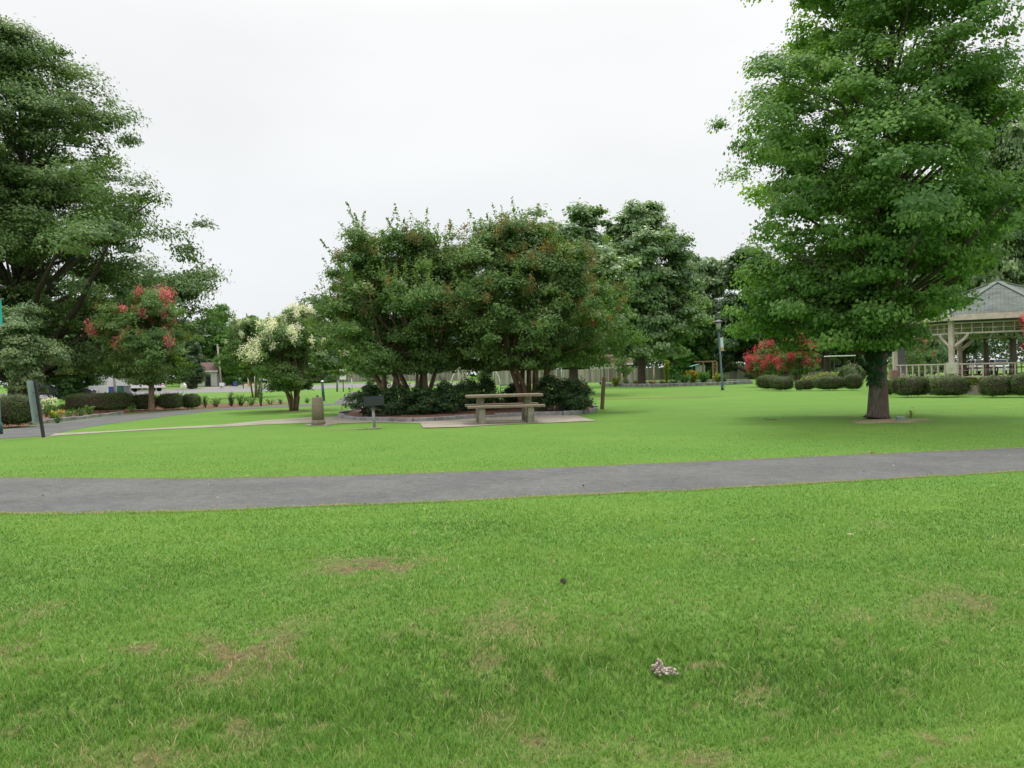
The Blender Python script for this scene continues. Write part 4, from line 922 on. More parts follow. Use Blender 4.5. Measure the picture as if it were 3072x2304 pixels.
# lamp post at right with banner
def lamp(label, loc, h, rot, lean_arm=True, banner='white', bw=.45, bh=1.0, bz=None, side=1):
    t = thing('lamp_post', label, 'lamp post', loc, rot=rot)
    MB().tube([(0, 0, 0), (0, 0, .3), (0, 0, .34), (0, 0, h-.75)], [.10, .10, .065, .055], 12).build('pole', M['green_metal'], t, True)
    MB().lathe([(.05, h-.76), (.13, h-.70), (.13, h-.66), (.10, h-.62)], 14).build('collar', M['dark_metal'], t)
    MB().lathe([(.10, h-.62), (.17, h-.25), (.165, h-.2)], 14).build('lantern', flat('lantern_glass', (.42, .43, .40), .25), t, True)
    MB().lathe([(.17, h-.2), (.31, h-.16), (.31, h-.12), (.12, h-.03), (.03, h)], 16).build('cap', M['dark_metal'], t)
    if banner:
        bz = bz if bz is not None else h-1.15
        
        for z in (bz, bz-bh): MB().tube([(0, 0, z), (side*(bw+.12), 0, z)], .015, 6).build('banner_arm', M['galv'], t)
    return t
p = gp(2168, 1170)
t = lamp('dark green park lamp post with a slim banner, leaning slightly left', tuple(p), 4.5, (0, R(-3.9), R(35)), banner='w', bw=.32, bh=.85, bz=3.35)
MB().box((.20, 0, 3.02), (.30, .012, .62)).build('banner', flat('banner_white', (.55, .62, .62), .7), t)
MB().box((.20, 0, 2.61), (.30, .012, .19)).build('banner_stripe', flat('banner_gold', (.5, .3, .05), .7), t)
MB().box((-.0, -.09, .18), (.12, .10, .16)).build('outlet_box', M['galv'], t)
p = gd(-3, 22.5)
t = lamp('lamp post just past the left edge with a teal banner poking into view', tuple(p), 4.2, (0, R(-1), 0), bw=.19, bh=.73, bz=3.72)
MB().box((.145, 0, 3.355), (.19, .012, .70)).build('banner', M['teal'], t)
# street poles
def pole(name, label, base, top, r, material, cat='pole', **kw):
    """leaning pole between a ground pixel and a top pixel"""
    b_ = gp(*base) if len(base) == 2 else gd(base[0], base[2]); q = at(top[0], top[1], b_.y)-b_
    t = thing(name, label, cat, tuple(b_)); MB().tube([(0, 0, -.05), tuple(q)], [r, r*.8], 10).build('shaft', material, t, True); return t, q
M['pale_wood'] = noisy('pale_pole', (.30, .26, .2), (.45, .41, .34), 3, .9, .3, 5, stretch=(3, 3, .3))
t, q = pole('utility_pole', 'tall pale leaning utility pole across the street left of the white myrtle', (665, 0, 128), (652, 1035), .16, M['pale_wood'])
MB().lathe([(.18, q.z), (.19, q.z+.08), (.05, q.z+.12)], 10, (q.x, q.y, 0)).build('pole_cap', M['galv'], t)
t, q = pole('utility_pole', 'pale wooden pole standing among the rubbish bins', (347, 0, 84), (341, 1112), .15, M['pale_wood'])
MB().box((q.x*.5, -.16, q.z*.5), (.14, .06, .3)).build('marker_plate', M['galv'], t)
for px, lb in ((744, 'thin white post left in front of the parked white car'), (764, 'thin white post right in front of the parked white car')):
    t, q = pole('white_post', lb, (px+1, 0, 135), (px, 1119), .10, M['white'])
    MB().lathe([(.14, q.z), (.12, q.z+.08), (.02, q.z+.16)], 8, (q.x, q.y, 0)).build('post_cap', M['white'], t)
t, q = pole('metal_post', 'dark green metal post in the lawn just behind the stone fountain', (971, 1203), (967, 1146), .09, M['green_metal'], 'post')
MB().lathe([(.10, q.z), (.10, q.z+.05), (.02, q.z+.1)], 10, (q.x, q.y, 0)).build('post_cap', M['white'], t)
t, q = pole('metal_post', 'pair of thin dark and pale posts on the lawn edge left of the backboard', (1011, 1175), (1011, 1142), .07, M['dark_metal'], 'post')
MB().tube([(.14, 0, 0), (.14, 0, q.z)], .06, 8).build('pale_post', M['pipe'], t)
t, q = pole('thin_stake', 'thin dark stake standing in the lawn between fountain and round bed', (1026, 1251), (1026, 1217), .008, M['dark_metal'], 'stake')
MB().box((q.x, 0, q.z), (.03, .01, .02)).build('stake_tip', M['galv'], t)
t, q = pole('small_sign', 'white board on a dark post at the end of the branch path', (1030, 1175), (1029, 1138), .05, M['dark_metal'], 'sign')
MB().box((.0, -.07, q.z+.45), (.62, .04, .95)).build('board', M['white'], t, bevel=.01)
t, q = pole('metal_post', 'thin post left of the round bed shrubs beyond the branch path', (1057, 1171), (1055, 1136), .045, M['pipe'], 'post')
MB().lathe([(.06, q.z), (.02, q.z+.05)], 8, (q.x, q.y, 0)).build('post_cap', M['galv'], t)
t, q = pole('lamp_post', 'bent neck street light seen between the myrtle stems over the fence', (1685, 0, 92), (1684, 1102), .06, M['galv'], 'lamp post')
MB().tube([(0, 0, q.z), (-.1, 0, q.z+.25), (-.9, 0, q.z+.6)], .05, 8).build('arm', M['galv'], t); MB().box((-1.15, 0, q.z+.66), (.55, .2, .12), (0, R(20), 0)).build('lamp_head', M['galv'], t)
for px, t0, b0, lb in ((1865, 1124, 1153, 'short grey wooden post at the left of the raised bed'), (1962, 1103, 1142, 'pale gate post in the fence line right of the garage')):
    t, q = pole('wooden_post', lb, (px, b0), (px, t0), .11, M['pale_wood'], 'post'); MB().lathe([(.13, q.z), (.03, q.z+.1)], 8, (q.x, q.y, 0)).build('post_cap', M['pale_wood'], t)
# mailboxes, yard signs
def mailbox(label, px, D, h, mt, s=1, base=None):
    t = thing('mailbox', label, 'mailbox', G(px, D), R(10))
    MB().box((0, 0, h*.36), (.10*s, .10*s, h*.72)).build('post', mt, t, bevel=.01)
    pr = [(-.14*s, h*.72)]+[(.14*s*math.cos(math.pi*(1-i/8)), h*.86+.14*s*math.sin(math.pi*(1-i/8))) for i in range(9)]+[(.14*s, h*.72)]
    MB().prism(pr, -.28*s, .28*s).build('box', mt, t); MB().box((.15*s, 0, h*.92), (.012, .04, .16*s)).build('flag', M['red_plastic'], t); return t
mailbox('white mailbox on a white post at the edge of the street behind the left hedge', 551, 78, 1.05, M['white'], 1.5)
mailbox('dark mailbox in front of the parked white car', 730, 118, .85, M['dark_metal'], 1.1)
def ysign(name, label, px, D, w_, h, z, mt):
    t = thing(name, label, 'sign', G(px, D)); MB().box((0, 0, z+h/2), (w_, .03, h)).build('panel', mt, t, bevel=.005)
    for s in (-1, 1): MB().tube([(s*w_*.35, 0, 0), (s*w_*.35, 0, z)], .025, 6).build('leg', M['galv'], t)
    return t
ysign('yard_sign', 'white yard sign beside the utility pole across the street', 666, 118, .72, .48, .45, M['white'])
t = ysign('yard_sign', 'orange caution sign in front of the parked white car', 751, 128, .5, .62, .2, M['orange'])
MB().box((0, -.025, .55), (.2, .02, .2)).build('symbol', M['red_plastic'], t)
ysign('small_sign', 'tiny white sign at the foot of the arched swing frame', 1345, 92, .25, .22, .12, M['white'])
# bins
def bin_(label, px, D, c, h=.98, rz=0):
    t = thing('rubbish_bin', label, 'bin', G(px, D), rz); mt = flat('bin_'+label[:4], c, .45)
    MB().box((0, 0, h*.46), (.52, .56, h*.86), taper=1.0).build('body', mt, t, bevel=.03)
    MB().box((0, .02, h*.93), (.62, .68, h*.07)).box((0, .36, h*.9), (.4, .06, .05)).build('lid', mt, t, bevel=.02)
    for s in (-1, 1): MB().tube([(s*.27, .28, .12), (s*.33, .28, .12)], .12, 12).build('wheel', M['rubber'], t)
    return t
bin_('blue wheeled bin farthest left by the street', 307, 95, (.04, .10, .28), .62)
bin_('blue wheeled bin left of the pale pole', 337, 86, (.04, .11, .33), .98)
bin_('green wheeled bin right of the pale pole', 362, 86, (.03, .15, .10), 1.06)
bin_('grey wheeled bin rightmost beside the green one', 383, 86, (.20, .20, .21), 1.04, R(10))
bin_('blue wheeled bin far across the street near the white yard sign', 705, 135, (.05, .10, .24), .9)
# ================================================================== CARS
def car(label, px, D, colour, kind='sedan', rz=0, L_=4.6):
    t = thing('parked_car', label, 'car', G(px, D), rz); mt = noisy('paint_'+str(len(bpy.data.materials)), colour, tuple(min(1, c*1.1) for c in colour), 1, .25, 0, 2)
    P = {'sedan': ([(-2.3, .35), (-2.28, .8), (-1.9, .95), (-1.0, 1.0), (1.1, .98), (2.0, .86), (2.28, .7), (2.3, .35)], [(-1.75, .97), (-1.05, 1.42), (.35, 1.45), (1.15, .98)]),
         'suv': ([(-2.3, .4), (-2.32, .95), (-2.2, 1.08), (1.0, 1.06), (2.0, .98), (2.28, .85), (2.3, .4)], [(-2.22, 1.08), (-2.0, 1.7), (.3, 1.72), (1.15, 1.07)]),
         'pickup': ([(-2.7, .5), (-2.7, 1.1), (-.6, 1.1), (1.4, 1.12), (2.5, 1.05), (2.65, .9), (2.65, .5)], [(-.65, 1.1), (-.5, 1.8), (.75, 1.8), (1.35, 1.1)])}[kind]
    body, cab = P; wx = 1.4 if kind != 'pickup' else 1.75
    b = MB(); b.prism(body, -.88, .88); b.build('body', mt, t, bevel=.06)
    c = MB(); n = len(cab); yy = [.80 if i in (0, n-1) else .66 for i in range(n)]
    V = [(x, -y_, z) for (x, z), y_ in zip(cab, yy)]+[(x, y_, z) for (x, z), y_ in zip(cab, yy)]
    c.add(V, [tuple(range(n)), tuple(range(2*n-1, n-1, -1))]+[(i, i+n, (i+1) % n+n, (i+1) % n) for i in range(n)]); c.build('cabin', M['glass'], t, bevel=.03)
    top = MB(); top.box(((cab[1][0]+cab[2][0])/2, 0, cab[1][1]+.015), (cab[2][0]-cab[1][0]+.06, 1.34, .05)); 
    for sy in (-1, 1):
        top.bar((cab[0][0], sy*.805, cab[0][1]), (cab[1][0], sy*.67, cab[1][1]), .05, .08); top.bar((cab[3][0], sy*.805, cab[3][1]), (cab[2][0], sy*.67, cab[2][1]), .05, .07)
        mx_ = (cab[1][0]+cab[2][0])/2; top.bar((mx_, sy*.81, cab[0][1]), (mx_, sy*.67, cab[1][1]), .05, .09)
    top.build('roof', mt, t, bevel=.015)
    for sx in (-1, 1):
        for sy in (-1, 1):
            w_ = MB().tube([(sx*wx, sy*.72, .33), (sx*wx, sy*.91, .33)], .34, 18).build('wheel', M['rubber'], t); MB().tube([(sx*wx, sy*.90, .33), (sx*wx, sy*.925, .33)], .2, 12).build('rim', M['rim'], w_)
    fx_ = body[-1][0]
    for sy in (-1, 1):
        MB().box((fx_-.04, sy*.66, body[-2][1]-.02), (.12, .32, .14)).build('headlight', M['light'], t, bevel=.02); MB().box((body[0][0]+.03, sy*.7, .82), (.1, .26, .16)).build('tail_light', M['redlens'], t)
    return t
car('white station wagon parked across the street left of the other white car', 747, 172, (.75, .75, .75), 'suv', R(184))
car('white and dark vehicle facing us behind the white wagon', 783, 165, (.6, .62, .64), 'suv', R(-62))
car('dark sedan with bright reflections parked in front of the white porch house', 208, 82, (.05, .05, .065), 'sedan', R(12))
car('black car parked left of the dark sedan behind the hedge', 140, 78, (.02, .025, .03), 'sedan', R(8))
car('white pickup truck parked under the trees right of the bins', 432, 112, (.72, .70, .70), 'pickup', R(175))
car('dark car in the shade behind the blue bins', 292, 112, (.03, .04, .06), 'sedan', R(0))
car('white car seen through the gazebo, left one', 2925, 100, (.7, .72, .72), 'suv', R(80))
car('white car seen through the gazebo, right one', 2975, 100, (.7, .72, .72), 'suv', R(88))
car('white car half hidden behind the far tree trunks left of the big tree', 2505, 128, (.7, .7, .72), 'sedan', R(170))
# ================================================================== BUILDINGS
def window(t, x, y, z, w_, h, ry=0):
    f = MB(); f.box((x, y, z+h/2), (w_+.12, .05, .08)); f.box((x, y, z-h/2), (w_+.12, .05, .08)); f.box((x-w_/2, y, z), (.08, .045, h)); f.box((x+w_/2, y, z), (.08, .045, h)); f.box((x, y, z), (.05, .04, h))
    o = f.build('window', M['white'], t); MB().box((x, y+.02, z), (w_, .02, h)).build('pane', M['glass'], o)
def house(name, label, px, D, w_, d, h, rh, rz, roofm, hip=False, windows=(), cat='house', over=.4):
    t = thing(name, label, cat, G(px, D), rz)
    b = MB(); b.box((0, 0, h/2), (w_, d, h)); b.prism([(-d/2, h), (d/2, h), (0, h+rh)], -w_/2, w_/2)
    # rotate the gable prism so its ridge runs along x
    v = b.V[1].copy(); b.V[1] = np.stack([v[:, 1], v[:, 0], v[:, 2]], 1); b.build('wall', M['siding'], t)
    r = MB()
    for s in (-1, 1):
        y0, z0_ = s*(d/2+over), h-over*rh/(d/2); v = [(-w_/2-over, y0, z0_), (w_/2+over, y0, z0_), (w_/2+over, 0, h+rh), (-w_/2-over, 0, h+rh)]
        v = v+[(a, b_, c+.14) for a, b_, c in v]; r.add(v, [(0, 1, 2, 3), (7, 6, 5, 4), (0, 4, 5, 1), (1, 5, 6, 2), (2, 6, 7, 3), (3, 7, 4, 0)])
    r.build('roof', M[roofm], t)
    for s in (-1, 1): MB().box((0, s*(d/2+over+.015), h-over*rh/(d/2)+.02), (w_+2*over, .03, .2)).build('fascia', M['white'], t)
    for x, z, ww, hh in windows: window(t, x, -d/2-.03, z, ww, hh)
    return t
t = house('garage', 'white sided garage with a brown shingle roof behind the wooden fence', 1830, 118, 5.4, 5, 2.45, 1.15, R(-3), 'brown_roof', cat='garage')
MB().box((2.1, -2.53, 2.0), (1.0, .04, .34)).build('opening', M['glass'], t)
t = house('house', 'white house with a pale columned porch behind the parked dark cars at left', 240, 96, 9, 7, 2.9, 1.6, R(4), 'brown_roof', windows=[(3.2, 1.6, 1.0, 1.2), (-3, 1.6, 1.0, 1.2)])
MB().box((-1.2, -4.3, 2.75), (5.0, 1.7, .18)).build('porch_roof', M['white'], t)
for x in (-3.4, -1.9, -.4, 1.1): MB().box((x, -5.0, 1.33), (.28, .28, 2.66)).build('column', M['white'], t, bevel=.02)
MB().box((-.9, -3.54, 1.05), (.95, .06, 2.1)).build('door', M['dark_metal'], t)
t = house('house', 'pale house far across the street left of the leaning utility pole', 626, 142, 6.0, 6, 2.7, 1.3, R(-6), 'brown_roof', windows=[(-1.4, 1.5, .9, 1.2)])
MB().box((1.4, -3.04, 1.0), (1.0, .06, 2.0)).build('door', M['glass'], t)
t = house('house', 'low house with a dark roof hidden in the trees left of the big trunk', 2480, 150, 12, 6, 2.8, 1.3, R(5), 'brown_roof', windows=[(-3, 1.5, 1.2, 1.2), (2, 1.5, 1.2, 1.2)])
t = thing('carport', 'white flat roofed carport seen left of the big tree trunk', 'carport', G(2520, 88), R(4))
MB().box((0, 0, 2.45), (2.4, 2.4, .10)).build('roof', M['white'], t, bevel=.02)
for sx in (-1, 1):
    for sy in (-1, 1): MB().box((sx*1.1, sy*1.1, 1.18), (.08, .08, 2.36)).build('post', M['bark_dark'], t)
# ================================================================== FENCES
def fence(label, pts, h, seed=0):
    rng = np.random.default_rng(seed); P = [np.array(gd(px, D)) for px, D in pts]; t = thing('wooden_fence', label, 'fence', tuple(P[0])); o = P[0]
    for a, c in zip(P[:-1], P[1:]):
        d = c-a; l = np.hypot(d[0], d[1]); ang = math.atan2(d[1], d[0]); n = int(l/.15); b = MB()
        for i in range(n):
            q = a+d*((i+.5)/n)-o; hh = h*(1+.02*rng.normal()); b.box((q[0], q[1], q[2]+hh/2), (.138, .02, hh), (0, 0, ang), t=float(np.clip(.5+.26*rng.normal()+.25*math.sin(i*.11), 0, 1)))
        b.build('panel', M['fence'], t)
        r = MB(); nn = np.array([-d[1], d[0], 0])/l*.05
        for z in (.35, h-.35): r.bar(tuple(a-o+nn+[0, 0, z]), tuple(c-o+nn+[0, 0, z]), .04, .09)
        r.build('rail', M['fence'], t)
        for i in range(int(l/2.5)+1):
            q = a+d*min(1, i*2.5/l)-o+nn*2.2; MB().box((q[0], q[1], q[2]+h*.49), (.1, .1, h*.98), (0, 0, ang)).build('post', M['fence'], t)
    return t
fence('grey wooden picket fence running behind the swing frame and the branch path', [(880, 152), (1120, 150), (1402, 141)], 1.85, 1)
fence('weathered wooden fence in front of the white garage', [(1478, 101), (1700, 102), (1918, 104)], 1.72, 2)
fence('wooden fence section in shade right of the garage', [(1932, 112), (2060, 116)], 1.75, 3)
fence('shaded wooden fence behind the red flowering myrtles', [(2160, 112), (2300, 112), (2425, 108)], 1.72, 4)
# ================================================================== RAISED BED
def rb(label, pts, h, courses, seed):
    rng = np.random.default_rng(seed); t = thing('retaining_wall', label, 'wall', (0, 0, 0)); P = np.array([tuple(gp(x, y))[:2] for x, y in pts])
    s = np.r_[0, np.cumsum(np.linalg.norm(np.diff(P, axis=0), axis=1))]
    for k in range(courses):
        b = MB(); n = int(s[-1]/.42); q = np.linspace(0, s[-1], n+1)+(.2 if k % 2 else 0)*0; Q = np.stack([np.interp(q, s, P[:, 0]), np.interp(q, s, P[:, 1])], 1); hc = h/courses
        for a, c in zip(Q[:-1], Q[1:]):
            dv = c-a; l = np.hypot(*dv); m_ = (a+c)/2; b.box((m_[0]+.01*rng.normal(), m_[1]+.02*rng.normal(), hc*(k+.5)), (l-.02, .26+.03*rng.normal(), hc-.008), (0, 0, math.atan2(dv[1], dv[0])))
        b.build('course', M['granite'], t, bevel=.02)
    return t
rb('low stacked stone wall along the front of the flower bed near the play frame', [(1819, 1158), (1880, 1160), (1960, 1161), (2050, 1158), (2150, 1156), (2254, 1151)], .26, 2, 5)
rb('back edge of the stone flower bed seen beyond the low plants', [(1835, 1152), (1900, 1151), (2000, 1150), (2100, 1147), (2180, 1143.5), (2250, 1144.5)], .22, 1, 6)
# ================================================================== SWING FRAME
D = 96; p = gd(1427, D)
t = thing('swing_frame', 'white arched tubular swing frame beyond the round bed', 'play equipment', tuple(p))
k1 = D/FPX; W2 = 74*k1; ARH = 2.75; pts = []
for i in range(21):
    a = math.pi*i/20; pts.append((-math.cos(a)*W2, 0, math.sin(a)**.9*ARH))
MB().tube(pts, .065, 8).build('arch', M['pipe'], t, True)
for s, dx in ((-1, .10), (1, -.38)):
    MB().tube([(s*W2*.70+dx*.2, 1.1, 0), (s*W2*.72+(.1 if s < 0 else .15), .05, ARH*.72)], .05, 8).build('strut', M['pipe'], t, True)
MB().tube([(-W2*.35, 0, 2.58), (-W2*.33, 0, .7)], .012, 5).build('chain', M['galv'], t); MB().tube([(-W2*.22, 0, 2.66), (-W2*.23, 0, .7)], .012, 5).build('chain', M['galv'], t)
MB().box((-W2*.28, 0, .68), (.5, .2, .04)).build('seat', M['rubber'], t)
# ================================================================== GARDEN BENCH
p = gp(1528, 1183)
t = thing('garden_bench', 'dark green metal garden bench with a lattice back beyond the round bed', 'bench', tuple(p), R(4))
for s in (-1, 1): MB().bar((s*.56, 0, 0), (s*.56, 0, .62), .045).bar((s*.56, .42, 0), (s*.56, .42, .42), .04).bar((s*.56, 0, .58), (s*.56, .45, .56), .04).build('leg', M['green_metal'], t)
s_ = MB()
for i in range(5): s_.box((0, .05+i*.09, .40), (1.1, .065, .025))
s_.build('seat', M['green_metal'], t)
b = MB(); b.bar((-.56, 0, .62), (.56, 0, .62), .04); b.bar((-.56, 0, .40), (.56, 0, .40), .035)
for i in range(12):
    x = -.56+i*.093
    b.bar((x, 0, .41), (x+.093, 0, .61), .014); b.bar((x+.093, .012, .41), (x, .012, .61), .014)
b.build('backrest', M['green_metal'], t)
# ================================================================== PLAY FRAME
D = 84; p = gd(2120, D)
t = thing('play_frame', 'wooden climbing frame with a grey panel and teal roof behind the raised bed', 'play equipment', tuple(p), R(3))
k1 = D/FPX
for x in (-.35, .72, 1.15): MB().box((x*.95+.0, 0, 1.05), (.14, .14, 2.1)).build('post', M['wood'], t, bevel=.01)
MB().box((-.1, 0, 2.14), (2.3, .16, .14)).build('beam', M['wood'], t, bevel=.01)
MB().box((-.62, .1, 1.42), (1.0, .04, .72)).build('side_panel', flat('grey_panel', (.35, .37, .38), .6), t)
MB().box((-1.15, .3, 1.78), (.95, .9, .05), (0, R(-14), 0)).build('canopy', flat('teal_roof', (.12, .34, .28), .5), t)
for z in (.45, .8, 1.15, 1.5, 1.8): MB().tube([(.70, 0, z), (1.1, 0, z)], .035, 8).build('rung', M['red_plastic'], t)
for x in (-1.5, -1.1, -.75): MB().tube([(x, .1, 0), (x+.05, .1, 1.7)], .035, 8).build('frame_tube', flat('teal_tube', (.1, .3, .25), .5), t)
# ================================================================== GAZEBO
side = 3.57; Rv = side/2/math.sin(math.pi/8); apo = side/2/math.tan(math.pi/8); VA = math.atan(1462/2450)
c0 = gd(2998, 38.8); GR = -VA
t = thing('gazebo', 'large cream octagonal gazebo with a grey shingle roof at the right edge', 'gazebo', tuple(c0), GR)
FZ, LZ, RZ_, EZ, AZ = .38, .76, 1.33, 3.48, 5.2
verts = [(Rv*math.cos(-math.pi/2+math.pi/8+i*math.pi/4), Rv*math.sin(-math.pi/2+math.pi/8+i*math.pi/4)) for i in range(8)]
MB().add([(x*1.03, y*1.03, 0) for x, y in verts]+[(x*1.03, y*1.03, FZ) for x, y in verts], [tuple(range(8, 16))]+[(i, (i+1) % 8, (i+1) % 8+8, i+8) for i in range(8)]).build('floor', M['concrete'], t)
eo = 1.09
V = []; Fq = []; UV = []
for i in range(8):
    a = np.array(verts[i])*eo; c = np.array(verts[(i+1) % 8])*eo; b0 = len(V); wd_ = np.linalg.norm(c-a); m_ = (a+c)/2; sl = math.hypot(np.linalg.norm(m_), AZ-EZ)
    V += [(a[0], a[1], EZ+.02), (c[0], c[1], EZ+.02), (0, 0, AZ)]; UV += [(i*20., 0, 0), (i*20+wd_, 0, 0), (i*20+wd_/2, sl, 0)]; Fq.append((b0, b0+1, b0+2))
V += [(v[0]*.97, v[1]*.97, v[2]-.09) for v in V]; Fq += [(a+24, c+24, b+24) for a, b, c in Fq]; UV += UV
ro = mk('roof', V, Fq, M['shingles'], t); at2 = ro.data.attributes.new('uvpos', 'FLOAT_VECTOR', 'POINT'); at2.data.foreach_set('vector', np.array(UV, np.float32).ravel())
M['hipcap'] = noisy('hip_shingles', (.11, .135, .11), (.155, .185, .15), 6, .95, .3)
for i in range(8): x, y = verts[i]; MB().bar((x*eo, y*eo, EZ+.05), (0, 0, AZ+.03), .24, .035).build('hip_cap', M['hipcap'], t)
bal = spn = None
for i in range(8):
    a, c = np.array(verts[i]), np.array(verts[(i+1) % 8]); ang = math.atan2(c[1]-a[1], c[0]-a[0])
    A, Cc = a*eo*1.002, c*eo*1.002
    MB().bar((A[0], A[1], EZ-.12), (Cc[0], Cc[1], EZ-.12), .06, .26).build('fascia', M['cream'], t)
    fr = MB(); fr.bar((a[0], a[1], EZ-.36), (c[0], c[1], EZ-.36), .07, .06); fr.bar((a[0], a[1], EZ-.80), (c[0], c[1], EZ-.80), .08, .07); fr.bar((a[0], a[1], EZ-.58), (c[0], c[1], EZ-.58), .02, .02); fr.build('frieze', M['cream'], t)
    if i != 4:
        rl = MB(); rl.bar((a[0], a[1], RZ_), (c[0], c[1], RZ_), .09, .055); rl.bar((a[0], a[1], LZ), (c[0], c[1], LZ), .07, .05)
        rl.bar((a[0]*.999, a[1]*.999, (RZ_+LZ)/2), (c[0]*.999, c[1]*.999, (RZ_+LZ)/2), .012, .012); rl.build('rail', M['cream'], t)
    for k in range(1, 9):
        p_ = a+(c-a)*k/9
        if spn is None: spn = MB().box((0, 0, 0), (.035, .035, .40)).build('spindle', M['cream'], t); o_ = spn
        else: o_ = spn.copy(); COL.objects.link(o_)
        o_.location = (p_[0], p_[1], EZ-.58); o_.rotation_euler = (0, 0, ang)
        if i != 4:
            if bal is None: bal = MB().box((0, 0, 0), (.06, .06, RZ_-LZ-.05)).build('baluster', M['cream'], t); o_ = bal
            else: o_ = bal.copy(); COL.objects.link(o_)
            o_.location = (p_[0], p_[1], (RZ_+LZ)/2); o_.rotation_euler = (0, 0, ang)
for i, (x, y) in enumerate(verts):
    a = math.atan2(y, x); MB().box((x, y, (EZ+FZ)/2-.1), (.2, .2, EZ-FZ-.22), (0, 0, a)).build('post', M['cream'], t, bevel=.02)
    for s in (-1, 1):
        br_ = MB(); o_ = np.array(verts[(i+s) % 8])-np.array([x, y]); o_ /= np.linalg.norm(o_); pts = []
        for k in range(6): u = k/5; rr = .08+.55*math.sin(u*math.pi/2)**1.3; pts.append((x+o_[0]*rr, y+o_[1]*rr, EZ-1.42+.62*u))
        br_.tube(pts, [.07]*6, 6).build('brace', M['cream'], t, True)
MB().box((verts[6][0], verts[6][1], .55), (.46, .46, 1.1), (0, 0, R(22))).build('brick_pier', M['brick'], t, bevel=.02)
MB().lathe([(.1, AZ), (.06, AZ+.1), (.02, AZ+.18)], 8).build('finial', M['hipcap'], t)
v7 = np.array(verts[7])*1.0+np.array([0, -.24]); w7 = (Matrix.Rotation(GR, 4, 'Z') @ Vector((v7[0], v7[1], 0)))+c0
t = thing('utility_box', 'cream electrical box fixed to the front corner post of the gazebo railing', 'box', (w7.x, w7.y, c0.z+.88), GR)
MB().box((0, 0, .26), (.46, .18, .50)).build('cabinet', M['cream2'], t, bevel=.012); MB().box((0, -.105, .26), (.42, .02, .45)).build('door', M['cream2'], t, bevel=.006); MB().box((0, -.125, .24), (.06, .02, .03)).build('latch', M['galv'], t)
MB().tube([(.05, .02, .03), (.05, .02, -.85)], .03, 8).build('conduit', M['galv'], t)
for i, (dx, dy, lb) in enumerate([(-1.2, -.6, 'redwood picnic table inside the gazebo, left one'), (1.5, .1, 'redwood picnic table inside the gazebo, right one')]):
    if i == 0:
        g_ = thing('picnic_table', lb, 'picnic table', (c0.x+dx, c0.y+dy, c0.z+FZ), R(-25), 'picnic tables in the gazebo')
        MB().box((0, 0, .74), (1.8, .75, .05)).build('tabletop', M['red_plastic'], g_, bevel=.008)
        for s in (-1, 1): MB().box((0, s*.68, .44), (1.8, .26, .045)).build('bench', M['red_plastic'], g_, bevel=.008)
        for s in (-1, 1): MB().bar((s*.6, -.6, 0), (s*.6, .28, .71), .05, .09).bar((s*.6+.052, .6, 0), (s*.6+.052, -.28, .71), .05, .09).bar((s*.6-.052, -.8, .4), (s*.6-.052, .8, .4), .05, .08).build('leg', M['dark_metal'], g_)
        gp1 = g_
    else: dup(gp1, lb, (c0.x+dx, c0.y+dy, c0.z+FZ), R(-45), group='picnic tables in the gazebo')
# arbor / sign panel left in gazebo opening
t = thing('notice_board', 'grey upright notice board just inside the left post of the gazebo', 'board', tuple(gd(2703, 41)), R(40))
MB().box((0, 0, 1.9), (.9, .05, 1.9)).build('panel', flat('grey_board', (.34, .34, .38), .6), t)
for s in (-1, 1): MB().box((s*.47, 0, 1.45), (.07, .07, 2.9)).build('post', M['cream'], t)
# ================================================================== SMALL THINGS
p = gp(2700, 1261)
t = thing('valve_box', 'small grey green utility cover lying beside the big tree base', 'utility box', tuple(p), R(-12), rot=(R(4), R(9), R(-12)))
MB().box((0, 0, .035), (.20, .15, .075), taper=.9).build('box', flat('grey_green', (.16, .21, .19), .5), t, bevel=.01); MB().box((0, 0, .082), (.185, .135, .018)).build('lid', flat('grey_green2', (.24, .30, .28), .5), t, bevel=.004)
rs = np.random.default_rng(5)
p = gp(1982, 1968)
b = MB()
for i in range(150):
    ang = rs.random()*6.28; r_ = .05*rs.random()**.5
    if i < 105: c = (-.015+r_*math.cos(ang)*.8, r_*math.sin(ang)*.9, .008+.085*(1-(r_/.058)**2)*(.35+.65*rs.random()))
    elif i < 135: c = (.03+.022*rs.normal(), -.012+.02*rs.normal(), .012+.03*rs.random())
    else: c = (.065+.012*rs.normal(), -.02+.012*rs.normal(), .012+.018*rs.random())
    q_ = .0055+.0055*rs.random(); b.blob(c, (q_, q_, q_*.85), 7, 5, .25, rs, t=rs.random())
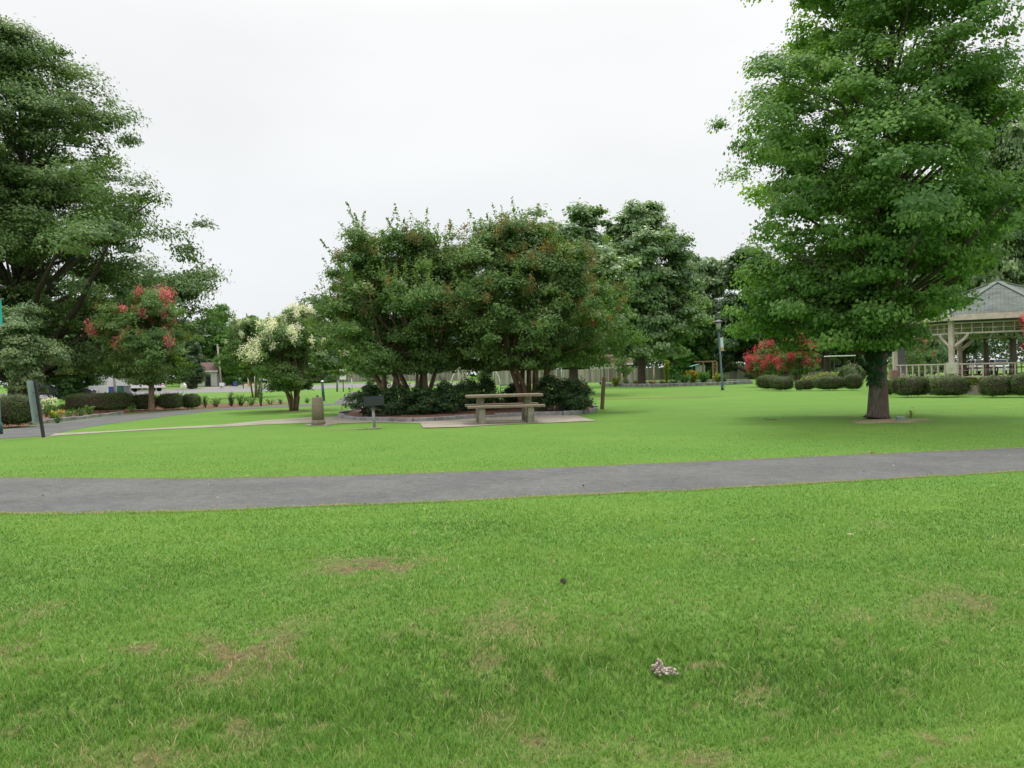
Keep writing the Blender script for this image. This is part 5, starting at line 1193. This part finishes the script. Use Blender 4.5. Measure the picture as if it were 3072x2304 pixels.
o = b.build('gravel_clump', tintmat('pale_gravel', [(0, (.22, .16, .13)), (.5, (.42, .33, .28)), (1, (.66, .6, .52))], .85), None, True); o.location = tuple(p+Vector((0, 0, float(und(p.x, p.y))))); o.scale = (.8, .8, .85); tag(o, 'pale lumpy clump of cemented gravel lying in the near grass', 'rock')
p = gp(1690, 1758)
b = MB()
for k in range(9):
    for j in range(7): a = j*6.28/7+k*.45; r_ = .016*math.sin((k+1)/10*math.pi); b.blob((r_*math.cos(a), -.02+k*.005, .016+r_*math.sin(a)), (.005, .004, .005), 5, 4, .2, rs)
o = b.build('pine_cone', M['bark_dark'], None, True); o.location = tuple(p+Vector((0, 0, float(und(p.x, p.y))))); tag(o, 'small dark brown cone lying in the middle of the near lawn', 'cone')
t = thing('twig', 'pale dry twig lying on the grass at the far edge of the path', 'twig', B(2606, 1361), R(20))
MB().tube([(-.16, .03, .03), (-.05, 0, .02), (.06, 0, .015)], [.004, .007, .009], 6).build('stem', M['pale_wood'], t, True); MB().blob((.06, 0, .02), (.05, .025, .012), 8, 6, .2, rs).build('dry_leaf', M['dirt'], t)
t = thing('fallen_twig', 'thin dark fallen twig on the lawn left of the big tree', 'twig', B(2315, 1262), R(-10))
MB().tube([(-.2, .1, .05), (0, 0, .02), (.15, -.08, .02)], [.006, .008, .005], 6).build('stem', M['bark_dark'], t, True)
MB().tube([(0, 0, .02), (.1, .06, .06)], [.005, .003], 5).build('side_shoot', M['bark_dark'], t, True)
rng = np.random.default_rng(77); nl = 150
lx = rng.uniform(-9, 12, nl); ly = rng.uniform(5, 19, nl); P = np.stack([lx, ly, .02+.012*rng.random(nl)], 1)
Vl, Fl = leafgeo(P, np.array([0, 0, 1.0])+rng.normal(size=(nl, 3))*.25, rng, .05, .6, 0)
tag(mk('fallen_leaves', Vl, Fl, M['dirt'], None), 'scattered small dry leaves lying on the lawn and the path', 'leaves', kind='stuff')
S.cycles.max_bounces = 6; S.cycles.diffuse_bounces = 3; S.cycles.transmission_bounces = 4
